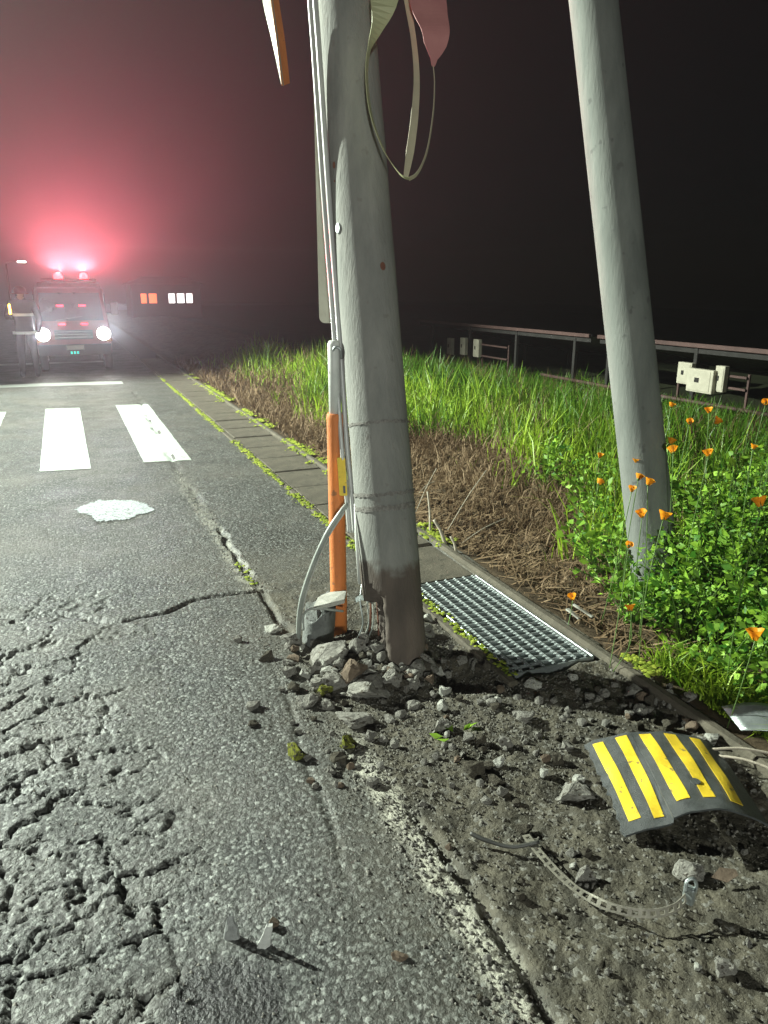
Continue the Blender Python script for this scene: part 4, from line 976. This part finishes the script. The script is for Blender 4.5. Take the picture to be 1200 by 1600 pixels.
row1 = [(2.75, 2.55, .42), (2.62, 2.20, .34), (2.95, 2.35, .55), (2.72, 1.95, .36), (3.05, 2.05, .55), (2.55, 1.70, .22), (2.85, 1.70, .45), (3.25, 2.45, .85), (3.35, 2.15, .85), (3.2, 1.8, .72), (3.15, 2.72, .74), (2.66, 2.85, .30), (3.5, 2.7, .95), (3.65, 2.35, .95), (3.6, 2.0, .85), (3.02, 2.62, .74), (2.9, 2.15, .55), (3.12, 2.62, .9), (3.0, 2.4, .8), (2.78, 2.72, .46), (3.08, 2.78, .95), (3.2, 2.58, .98), (2.94, 2.72, .62), (3.4, 2.9, 1.0), (3.75, 2.75, 1.0), (3.9, 2.5, 1.12), (4.1, 2.9, 1.15), (3.62, 2.95, 1.05), (3.45, 2.4, 1.0),
        (2.92, 1.42, .42), (3.3, 1.5, .55)]
row2 = [(3.0, 3.5, .58), (3.3, 3.4, .66), (3.6, 3.2, .78), (3.4, 4.0, .66), (3.8, 3.8, .7), (3.95, 3.1, .8), (4.1, 2.7, .8), (3.75, 5.2, .5), (3.7, 4.6, .6), (4.2, 3.4, .75), (2.85, 3.15, .4)]
for x, y, h in row1: plant(x, y, h * random.uniform(.9, 1.15), .26, 16, 620, 'dark green leafy weed crowding the gutter edge on the right', GP + ', front', .038)
for x, y, h in row2: plant(x, y, h, .30, 14, 480, 'leafy weed among grass behind the leaning right pole', GP + ', back', .040)
# low broad-leaved tuft by the kerb
pt = np.column_stack([rng.uniform(2.3, 2.75, 1500), rng.uniform(1.3, 2.35, 1500)]); pt = np.column_stack([pt, vheight(pt[:, 0], pt[:, 1])])
o = blades('kerb_grass', pt, .09 + .14 * rng.random(1500), .005 + .006 * rng.random(1500), .5 + .6 * rng.random(1500), 'grass'); tag(o, 'short arching grass at the kerb below the weeds', 'grass', kind='stuff')

# flowers
def flower_mesh():
    vs_, fs, = [], []
    for k in range(4):
        a0 = k * math.pi / 2 + .1; n = 4
        for j in range(n + 1):
            t = j / n
            for i in range(5):
                s = (i - 2) / 2; r = .010 + .55 * t * .030 * (1 + .2 * (1 - s * s)); aa = a0 + s * .95 * (.55 + .45 * t)
                vs_.append((r * math.cos(aa), r * math.sin(aa), .036 * t ** .8 * (1 - .12 * s * s) + (.002 if k % 2 else 0)))
        b = k * 25
        for j in range(n):
            for i in range(4): q = b + j * 5 + i; fs.append([q, q + 1, q + 6, q + 5])
    return vs_, fs
fm = mk_mesh('petals', *flower_mesh(), M['petal'], True); at = fm.attributes.new('var', 'FLOAT', 'POINT'); at.data.foreach_set('value', rng.random(len(fm.vertices)).astype(np.float32))
flowers = [(895, 937, .14, 1.0), (985, 955, .30, 1.0), (937, 715, .55, 1.0), (935, 757, .50, 1.1), (975, 682, .72, .9), (992, 682, .74, .9), (993, 723, .74, .9), (997, 750, .72, 1.0), (1012, 758, .74, 1.1), (987, 768, .70, .9), (1003, 808, .66, 1.1),
           (1036, 812, .68, 1.3), (982, 855, .55, .8), (1047, 694, .82, 1.1), (1052, 708, .82, 1.2), (1107, 713, .85, 1.2), (1188, 792, .82, 1.3), (1180, 1000, .40, 1.4), (1118, 662, .95, 1.1), (1077, 662, .92, .9), (1108, 645, .98, 1.0), (1048, 636, .98, .9), (1196, 632, 1.0, 1.0), (1176, 702, .9, .8)]
flab = ['orange poppy alone in the straw beside the grating corner', 'orange poppy low at the foot of the right pole', 'orange poppy highest on the left of the leaning pole', 'orange poppy just below the highest left one', 'orange poppy against the left edge of the leaning pole',
        'faded orange poppy in front of the leaning pole, upper', 'orange poppy on the leaning pole below the upper pair', 'open orange poppy on the pole edge above the cluster', 'big orange poppy in the cluster right of the pole edge', 'orange poppy at the left of the cluster on the pole', 'orange poppy below the cluster on the pole',
        'large bright orange poppy right of the pole foot', 'small orange poppy low on the left of the pole', 'orange poppy right of the pole, upper of a close pair', 'orange poppy right of the pole, lower of a close pair', 'orange poppy in front of the grass right of the pole', 'large orange poppy at the right edge among leaves', 'large orange poppy low at the right edge over dark leaves',
        'orange poppy below the grey boxes', 'pale orange poppy right of the pole below the boxes', 'golden poppy in front of the pale boxes', 'small poppy beside the pole near the boxes', 'golden poppy at the right edge near the array', 'dim orange poppy at the right edge in the grass']
for (px, py, hz, s), lb in zip(flowers, flab):
    p = G(px, py, hz); b = p + np.array([random.uniform(-.08, .08), random.uniform(-.05, .08), 0]); b[2] = gz(b[0], b[1])
    t = thing('poppy', lb, 'flower', b); m_ = (p + b) / 2 + np.array([random.uniform(-.03, .03), random.uniform(-.03, .03), 0])
    obj('stem', *tube(spline([b, m_, p], 8), .0022, 5), M['stem'], t, True)
    o = link(bpy.data.objects.new('petals', fm)); o.parent = t; o.location = tuple(p - b); o.scale = (s * .8,) * 3; o.rotation_euler = (random.uniform(-.6, .6), random.uniform(-.6, .6), random.uniform(0, 6))
    v, f = lathe(tuple(p + np.array([0, 0, -.004])), [(.002, 0), (.007, .003), (.008, .010), (.003, .016)], 8); obj('flower_centre', v, f, M['stem'], t, True)
# leaf sprig on the dirt
sg = thing('leaf_sprig', 'green leaf sprig lying on the dirt below the pole shadow', 'sprig', G(708, 1148))
for dx, dy, a in ((-16, 4, 2.6), (0, -2, 1.9), (16, -6, .5), (22, -10, .2), (-6, 8, 3.0)):
    p = np.append(G(708 + dx, 1148 + dy)[:2], gz(*G(708 + dx, 1148 + dy)[:2]) + .008); v, f = leafcloud(np.array([p]), np.array([[math.cos(a), math.sin(a), .15]]), np.array([.055])); o = obj('leaf', v, f, M['leaf'], sg); setvar(o, [.8] * 5)

# stakes and dry stalks by the verge
for (px, py, qx, qy, r, lb) in ((672, 835, 668, 768, .008, 'thin grey stake bent beside the broken pole'), (698, 852, 678, 812, .013, 'short thick pale stake broken off beside the thin one'), (714, 866, 704, 838, .010, 'lowest pale stub of wood in the straw')):
    a_ = G(px, py); zc_ = depth(a_); b_ = V(qx, qy, zc_ + .02); t = thing('wooden_stake', lb, 'stake', a_)
    obj('stake', *tube(spline([a_ - np.array([0, 0, .03]), (a_ + b_) / 2 + np.array([.008, 0, 0]), b_], 8), [r * 1.05] * 4 + [r * .85] * 4, 8), M['wood'], t, True)
for i, (px, py, qx, qy) in enumerate(((700, 828, 760, 735), (650, 800, 682, 732), (655, 770, 680, 752), (720, 850, 790, 810))):
    a_ = G(px, py); b_ = V(qx, qy, depth(a_) + .15); t = thing('dry_stalk', ['long pale stalk slanting up from the straw', 'upright pale stalk next to the pole edge', 'short dry stalk touching the pole edge', 'low dry stalk lying toward the brown hollow'][i], 'stalk', a_)
    obj('stalk', *tube(spline([a_, (a_ + b_) / 2 + np.array([0, 0, .02]), b_], 10), .0035, 6), M['wood'], t, True)
for i, (px, py, qx, qy, w) in enumerate(((885, 965, 905, 975, .022), (895, 958, 925, 972, .014))):
    a_ = np.append(G(px, py)[:2], .05); b_ = np.append(G(qx, qy)[:2], .03); t = obj('wood_splinter', *ribbon([a_, (a_ + b_) / 2, b_], [w] * 3, [np.array([.5, .8, .1])] * 3, .008), M['rubble_pale'], loc=a_); tag(t, ['wide pale wooden splinter under the lone poppy', 'narrow pale splinter beside the wide one'][i], 'splinter')
for i, (px, py, qx, qy) in enumerate(((1108, 1182, 1215, 1195), (1120, 1192, 1215, 1222))):
    a_ = np.append(G(px, py)[:2], .03); b_ = np.append(G(qx, qy)[:2], .04); t = thing('twig', ['straight pale twig behind the striped guard', 'lower pale twig crossing behind the striped guard'][i], 'twig', a_)
    obj('stem', *tube(spline([a_, (a_ + b_) / 2 + np.array([0, .01, .01]), b_], 10), .005, 7), M['wood'], t, True)

# ------------------------------------------------------------------ solar array
M['panel'] = pm('panel_back', (.012, .013, .016), (.02, .021, .025), 3, .35, .0, 40, .5)
M['rail'] = pm('array_rail', (.05, .028, .025), (.08, .045, .04), 3, .7, .1, 40, .3, .0)
M['boxpaint'] = pm('box_paint', (.30, .28, .22), (.40, .375, .30), 5, .5, .1, 40, spots=((.30, .26, .2), 14, .68))
M['darkmetal'] = pm('dark_metal', (.012, .011, .010), (.022, .020, .019), 8, .8, .1, 40, .3, .0)
XA, ZA, ZG = 9.0, .82, -.42
def table(y0, y1, lab):
    t = thing('solar_table', lab, 'solar array', (XA, (y0 + y1) / 2, ZG)); tl = R(12); c, s = math.cos(tl), math.sin(tl); W = 3.3
    nP = max(1, int(round((y1 - y0) / 1.66))); pw = (y1 - y0) / nP
    for r in range(2):
        for k in range(nP):
            xa = XA + .03 + r * 1.66 * c; xb = xa + 1.63 * c; za = ZA - .03 - r * 1.66 * s; zb = za - 1.63 * s; ya, yb = y0 + k * pw + .01, y0 + (k + 1) * pw - .01
            q = np.array([(xa, ya, za), (xb, ya, zb), (xb, yb, zb), (xa, yb, za)]); v = np.concatenate([q, q + np.array([s * .035, 0, c * .035])])
            obj('solar_panel', v, [[3, 2, 1, 0], [4, 5, 6, 7], [0, 1, 5, 4], [1, 2, 6, 5], [2, 3, 7, 6], [3, 0, 4, 7]], M['panel'], t)
    obj('top_rail', *box(XA, (y0 + y1) / 2, ZA - .02, .05, y1 - y0 - .04, .065, bev=.005), M['rail'], t)
    obj('fascia', *box(XA + .05, (y0 + y1) / 2, ZA - .10, .02, y1 - y0 - .06, .085, bev=.003), M['darkmetal'], t)
    obj('lower_rail', *box(XA + 3.1 * c, (y0 + y1) / 2, ZA - .07 - 3.1 * s, .05, y1 - y0 - .04, .06, bev=.005), M['darkmetal'], t)
    y = y0 + .5
    while y < y1:
        obj('post', *box(XA + .06, y, (ZA + ZG) / 2 - .05, .07, .07, ZA - ZG, bev=.006), M['darkmetal'], t); obj('post', *box(XA + 3.0, y, (ZA - .7 + ZG) / 2, .07, .07, ZA - .7 - ZG, bev=.006), M['darkmetal'], t); y += 2.05
    return t
table(6.3, 11.2, 'nearest dark solar panel table with lit rail at right edge'); table(11.4, 18.8, 'farther dark solar panel table behind the tall grass')
def ebox(px, py, w, h, lab, off=0.0, wired=True):
    d = _ray(px, py); p = _c0 + d * ((XA - .06 - off) / d[0]); zc = depth(p); W, Hh = w * zc / FPX, h * zc / FPX
    t = thing('junction_box', lab, 'equipment box', p - np.array([0, 0, Hh / 2]))
    obj('cabinet', *box(p[0], p[1], p[2], .09, W * 1.3, Hh, bev=.006), M['boxpaint'], t)
    obj('door_panel', *box(p[0] - .048, p[1], p[2], .008, W * 1.05, Hh * .86, bev=.003), M['boxpaint'], t)
    obj('handle', *box(p[0] - .056, p[1] + W * .12, p[2] + .01, .012, W * .22, Hh * .20, bev=.003), M['darkmetal'], t)
ebox(704, 541, 11, 25, 'leftmost of three small cream boxes under the far table'); ebox(725, 541, 12, 26, 'middle one of three small cream boxes under the far table'); ebox(746, 544, 13, 27, 'rightmost of three small cream boxes under the far table')
ebox(1072, 583, 22, 33, 'left cream box of the group under the near table'); ebox(1096, 595, 40, 36, 'large cream box lowest in the group under near table', .1); ebox(1127, 592, 14, 40, 'narrow cream box right of the large one under near table', .02)
def rack(px0, py0, px1, py1, lab):
    a_, b_ = [(_c0 + _ray(x, y) * ((XA - .02) / _ray(x, y)[0])) for x, y in ((px0, py0), (px1, py1))]
    t = thing('mounting_rack', lab, 'rack', (a_[0], (a_[1] + b_[1]) / 2, ZG))
    for z in (a_[2], b_[2]): obj('cross_rail', *box(a_[0], (a_[1] + b_[1]) / 2, z, .035, abs(a_[1] - b_[1]), .035, bev=.004), M['rail'], t)
    for yy in (a_[1], b_[1]): obj('upright', *box(a_[0] + .04, yy, (ZG + a_[2]) / 2, .035, .035, a_[2] - ZG + .1, bev=.004), M['rail'], t)
rack(752, 538, 792, 562, 'pale mounting rack beside the three small boxes'); rack(1060, 577, 1165, 610, 'pale mounting rack carrying the near boxes')
# cable run on the ground by the array
gp = thing('ground_pipe', 'grey pipe run low along the solar array', 'pipe', (8.8, 9.8, -.05)); obj('pipe', *tube([(8.8, 12.6, -.02), (8.8, 10, -.03), (8.8, 7.0, -.02)], .03, 8), M['rail'], gp, True)

# ------------------------------------------------------------------ small fire truck
M['truckred'] = pm('truck_red', (.16, .010, .012), (.21, .014, .015), 4, .3, .02, 60, .5)
M['glassdark'] = pm('windscreen', (.012, .014, .018), (.02, .022, .026), 2, .08, 0, 10, .6)
M['blackplastic'] = pm('black_plastic', (.02, .02, .022), (.03, .03, .032), 8, .5, .05, 60)
M['plate'] = pm('number_plate', (.6, .6, .52), (.68, .68, .6), 6, .5, .02, 40)
M['tyre'] = pm('tyre', (.015, .015, .015), (.03, .03, .028), 20, .8, .3, 60)
M['head_on'] = emit('headlight_on', (1, .97, .90), 45); M['beacon_on'] = emit('beacon_on', (1, .025, .03), 16); M['red_on'] = emit('red_strobe_on', (1, .03, .06), 5)
M['teal'] = emit('teal_glow', (.05, .75, .55), 1.2); M['chrome'] = pm('chrome', (.55, .55, .55), (.65, .65, .65), 6, .15, 0, 10, .5, 1.0)
TX, TY = .20, 16.5
tk = thing('fire_truck', 'small red fire truck facing the camera with headlights and red beacons lit', 'fire truck', (TX, TY, 0))
def prof(pts, w, inset=0.0):
    """extrude a side profile (y,z) across the width with slightly pulled-in sides"""
    n = len(pts); vs_ = [(TX - w / 2 + inset * max(0, z - 1.0), TY + y, z) for y, z in pts] + [(TX + w / 2 - inset * max(0, z - 1.0), TY + y, z) for y, z in pts]
    return vs_, [list(range(n)), [n + k for k in range(n)][::-1]] + [[k, n + k, n + (k + 1) % n, (k + 1) % n] for k in range(n)]
cabp = [(0.05, .34), (.0, .45), (.0, .80), (.04, .98), (.30, 1.62), (.42, 1.72), (.60, 1.76), (1.45, 1.76), (1.50, 1.70), (1.50, .34)]
o = obj('cab', *prof(cabp, 1.40, .12), M['truckred'], tk); md = o.modifiers.new('b', 'BEVEL'); md.width = .04; md.segments = 3; md.limit_method = 'ANGLE'; smooth_by_angle(o, 40)
def front(x0, x1, z0, z1, name, mat, proud=.012, parent=tk):
    def fy(z): return np.interp(z, [.34, .45, .80, .98, 1.62], [.05, 0, 0, .04, .30]) - proud
    vs_ = [(TX + x, TY + fy(z) + o, z) for o in (0, .03) for x, z in ((x0, z0), (x1, z0), (x1 * (1 if z1 < 1.2 else .94), z1), (x0 * (1 if z1 < 1.2 else .94), z1))]
    return obj(name, vs_, [[3, 2, 1, 0][::-1], [4, 5, 6, 7][::-1], [0, 4, 5, 1], [1, 5, 6, 2], [2, 6, 7, 3], [3, 7, 4, 0]], mat, parent)
front(-.60, .60, 1.02, 1.56, 'windscreen', M['glassdark']); front(-.36, .36, .66, .84, 'grille', M['blackplastic'])
front(-.69, .69, .34, .56, 'bumper', M['blackplastic'], .05)
for zz in (.70, .755, .81): obj('grille_bar', *box(TX, TY - .022, zz, .70, .02, .014, bev=.003), M['chrome'], tk)
front(-.165, .165, .455, .545, 'number_plate', M['plate'], .07)
for k in range(3): front(-.10 + .06 * k, -.065 + .06 * k, .37, .42, 'teal_glow_strip', M['teal'], .065)  # small strips whose teal gleam is put in as emission
for x in (-.565, .565):
    hl = obj('headlight', *lathe((0, 0, 0), [(.02, 0), (.14, .0), (.15, .02), (.135, .05), (.05, .058)], 20), M['chrome'], None); hl.parent = tk; hl.location = (x, .0, .76); hl.rotation_euler = (R(90), 0, 0)
    hl2 = obj('lens', *lathe((0, 0, 0), [(.02, .05), (.128, .052), (.10, .07), (.02, .08)], 18), M['head_on'], None); hl2.parent = hl
    amb = front(x - .05 + (.10 if x > 0 else -.10), x + .05 + (.10 if x > 0 else -.10), .60, .66, 'turn_signal', M['orange'], .02)
for x, z in ((-.20, 1.31), (.22, 1.31), (-.20, .955), (.22, .955)):
    obj('strobe_lamp', *box(TX + x, TY + float(np.interp(z, [.8, .98, 1.62], [0, .04, .30])) - .03, z, .13, .04, .035, bev=.01), M['red_on'], tk)
obj('light_bar', *box(TX + .02, TY + .52, 1.80, 1.05, .24, .06, bev=.015), M['blackplastic'], tk)
for x in (-.16, .32):
    obj('beacon', *lathe((TX + x, TY + .50, 1.83), [(.085, 0), (.085, .05), (.07, .10), (.03, .125)], 18), M['beacon_on'], tk, True)
obj('roof_visor', *box(TX, TY + .30, 1.66, 1.15, .10, .03, bev=.01), M['truckred'], tk)
o = obj('body', *box(TX, TY + 2.4, 1.05, 1.42, 1.7, 1.2, bev=.04), M['truckred'], tk)
for s in (-1, 1):
    for k in range(2): obj('shutter', *box(TX + s * .715, TY + 2.02 + .78 * k, 1.05, .012, .70, .9, bev=.004), M['postgrey'], tk)
    mr = obj('mirror', *box(TX + s * .83, TY + .22, 1.25, .15, .05, .26, bev=.02), M['blackplastic'], tk); obj('mirror_arm', *tube([(TX + s * .66, TY + .25, 1.15), (TX + s * .82, TY + .23, 1.18)], .012, 6), M['blackplastic'], mr)
    obj('side_window', *box(TX + s * .672, TY + .85, 1.32, .012, .72, .42, bev=.004), M['glassdark'], tk)
    for yy in (.55, 2.7):
        wv, wf_ = lathe((0, 0, 0), [(.12, -.07), (.24, -.08), (.27, -.06), (.27, .06), (.24, .08), (.12, .07)], 24); wh = obj('wheel', wv, wf_, M['tyre'], None, True); wh.parent = tk; wh.location = (s * .62, yy, .27); wh.rotation_euler = (0, R(90), 0)
        rm = obj('rim', *lathe((0, 0, 0), [(.02, -.06), (.13, -.085), (.15, -.06), (.15, .06), (.13, .085), (.02, .06)], 18), M['chrome'], None); rm.parent = wh
wp = obj('wiper', *tube([(TX - .3, TY + .02, 1.03), (TX + .2, TY + .07, 1.10)], .008, 6), M['blackplastic'], tk)
# its lamps
for x in (-.565, .565):
    lamp('headlamp_beam', 'SPOT', (TX + x, TY - .10, .76), (TX + x * 2.2 + .2, TY - 14, 6.0), 1050, (.88, .92, 1), .08, 60, 1.0)
for x in (-.16, .32):
    lamp('beacon_beam', 'SPOT', (TX + x, TY + .47, 1.985), (TX + x + .4, TY - 3.4, 5.4), 4500, (1, .17, .22), .03, 100, .7)
    lamp('beacon_glow', 'SPOT', (TX + x, TY + .42, 1.975), (TX + x, TY - 2.2, 5.4), 700, (1, .02, .05), .03, 100, .6)
lamp('beacon_beam', 'SPOT', (TX + .08, TY + .38, 1.93), (2.75, 3.4, 2.8), 2000, (1, .05, .08), .03, 16, .9)

# ------------------------------------------------------------------ firefighter beside the truck
def person():
    bx, by = -.66, 15.9
    t = thing('person', 'person in dark firefighting gear and red helmet beside the truck holding amber light', 'person', (bx, by, 0))
    J = {'pel': (0, 0, .92), 'spi': (0, -.01, 1.12), 'che': (0, 0, 1.30), 'nec': (0, 0, 1.44), 'hea': (0, -.02, 1.52), 'top': (0, -.02, 1.62),
         'lh': (.09, 0, .88), 'lk': (.11, -.02, .49), 'la': (.12, .02, .10), 'lt': (.13, -.14, .04), 'rh': (-.09, 0, .88), 'rk': (-.11, -.03, .49), 'ra': (-.13, .01, .10), 'rt': (-.14, -.14, .04),
         'ls': (.19, 0, 1.36), 'le': (.27, .02, 1.10), 'lw': (.25, -.12, .90), 'lf': (.24, -.16, .83), 'rs': (-.19, 0, 1.36), 're': (-.27, -.06, 1.12), 'rw': (-.20, -.27, 1.16), 'rf': (-.19, -.33, 1.19)}
    Rr = {'pel': .16, 'spi': .155, 'che': .17, 'nec': .065, 'hea': .085, 'top': .075, 'lh': .10, 'lk': .075, 'la': .06, 'lt': .045, 'rh': .10, 'rk': .075, 'ra': .06, 'rt': .045, 'ls': .085, 'le': .062, 'lw': .045, 'lf': .045, 'rs': .085, 're': .062, 'rw': .045, 'rf': .045}
    E_ = [('pel', 'spi'), ('spi', 'che'), ('che', 'nec'), ('nec', 'hea'), ('hea', 'top'), ('pel', 'lh'), ('lh', 'lk'), ('lk', 'la'), ('la', 'lt'), ('pel', 'rh'), ('rh', 'rk'), ('rk', 'ra'), ('ra', 'rt'), ('che', 'ls'), ('ls', 'le'), ('le', 'lw'), ('lw', 'lf'), ('che', 'rs'), ('rs', 're'), ('re', 'rw'), ('rw', 'rf')]
    ks = list(J); me = bpy.data.meshes.new('body'); me.from_pydata([J[k] for k in ks], [(ks.index(a), ks.index(b)) for a, b in E_], [])
    o = link(bpy.data.objects.new('body', me)); o.parent = t; md = o.modifiers.new('skin', 'SKIN')
    for i, k in enumerate(ks): me.skin_vertices[0].data[i].radius = (Rr[k], Rr[k] * (.75 if k in ('pel', 'spi', 'che') else 1)); me.skin_vertices[0].data[i].use_root = (k == 'pel')
    o.modifiers.new('sub', 'SUBSURF').levels = 2; o.modifiers['sub'].render_levels = 2
    me.materials.append(pm('dark_fire_gear', (.02, .022, .03), (.035, .037, .045), 10, .8, .3, 40)); md.use_smooth_shade = True
    M['reflect'] = pm('reflective_band', (.70, .72, .66), (.8, .82, .75), 8, .3, .0, 20, .6)
    def band(z, rx, ry): obj('reflective_band', *[np.array([(bx + rx * math.cos(a) * k, by + ry * math.sin(a) * k, zz) for zz, k in ((z - .025, .96), (z - .025, 1.0), (z + .025, 1.0), (z + .025, .96)) for a in np.linspace(0, 6.283, 24, endpoint=False)]), [[r * 24 + k, r * 24 + (k + 1) % 24, (r + 1) * 24 + (k + 1) % 24, (r + 1) * 24 + k] for r in range(3) for k in range(24)]], M['reflect'], t)
    band(1.17, .185, .15); band(.84, .215, .16)
    obj('face', *lathe((bx, by - .055, 1.44), [(.02, 0), (.055, .03), (.066, .08), (.062, .12), (.03, .15)], 16), pm('skin', (.42, .26, .18), (.5, .32, .23), 12, .55, .1, 60), t, True)
    h = obj('helmet', *lathe((bx, by - .02, 1.555), [(.155, -.01), (.15, 0), (.115, .015), (.11, .07), (.08, .115), (.03, .135)], 22), M['truckred'], t, True)
    wnd = thing('signal_wand', 'lit amber signal wand in the hand of the person', 'wand', (bx - .19, by - .33, 1.16))
    obj('handle', *lathe((bx - .19, by - .34, 1.09), [(.014, 0), (.016, .02), (.016, .10)], 10), M['blackplastic'], wnd, True)
    obj('glow_tube', *lathe((bx - .19, by - .34, 1.19), [(.018, 0), (.020, .02), (.020, .16), (.012, .18)], 12), emit('amber_on', (1, .42, .06), 14), wnd, True)
    return t
person()

# ------------------------------------------------------------------ far lights
M['farwall'] = pm('far_wall', (.025, .023, .023), (.04, .037, .036), .6, .8, .1, 8)
fb = thing('distant_house', 'dark distant house with orange and white lit windows beyond the truck', 'house', (6.2, 46.5, 0))
obj('wall', *box(5.75, 47.5, .9, 3.9, 4, 1.9, bev=.03), M['farwall'], fb)
v = [(3.6, 45.1, 1.86), (7.9, 45.1, 1.86), (7.9, 49.9, 1.86), (3.6, 49.9, 1.86), (4.6, 47.5, 2.3), (6.9, 47.5, 2.3)]
obj('roof', v, [[0, 1, 2, 3], [0, 1, 5, 4][::-1], [1, 2, 5][::-1], [2, 3, 4, 5][::-1], [3, 0, 4][::-1]], M['farwall'], fb)
wo, ww = emit('window_orange', (1, .22, .08), 1.6), emit('window_white', (1, .92, .9), 2.6)
for x, w, m_ in ((4.45, .30, wo), (4.95, .42, wo), (6.0, .34, ww), (6.5, .40, ww), (7.0, .34, ww)):
    f_ = obj('window', *box(x, 45.48, 1.08, w + .1, .06, .62, bev=.01), M['blackplastic'], fb); obj('pane', *box(x, 45.44, 1.08, w, .03, .52, bev=.005), m_, f_)
sl = thing('distant_street_lamp', 'tiny white street lamp glowing above the truck on the far left', 'street lamp', (-2.4, 46, 0))
obj('pole', *tube([(-2.4, 46, 0), (-2.4, 46, 2.9)], [.07, .05], 10), M['farwall'], sl, True); obj('arm', *tube([(-2.4, 46, 2.9), (-2.1, 45.6, 3.0), (-1.7, 45.3, 3.0)], .03, 8), M['farwall'], sl, True)
obj('lamp_head', *box(-1.58, 45.1, 2.97, .42, .2, .09, bev=.02), emit('far_lamp_on', (1, .95, .92), 6), sl)

# ------------------------------------------------------------------ night haze
hz = bpy.data.meshes.new('haze'); b = box(0, 45, 2.5, 121, 132, 9.0); hz.from_pydata(b[0], [], b[1]); ho = link(bpy.data.objects.new('haze', hz)); tag(ho, 'thin night mist hanging over the whole road', 'haze', kind='stuff')
hm = bpy.data.materials.new('night_haze'); hm.use_nodes = True; N = hm.node_tree.nodes; N.remove(N['Principled BSDF'])
pv = N.new('ShaderNodeVolumePrincipled'); pv.inputs['Color'].default_value = (.9, .9, .92, 1); pv.inputs['Density'].default_value = .0036; pv.inputs['Anisotropy'].default_value = .78
hm.node_tree.links.new(pv.outputs[0], N['Material Output'].inputs['Volume']); hz.materials.append(hm)
for k in list(scene.objects):
    if 'wl' in k.keys(): del k['wl']
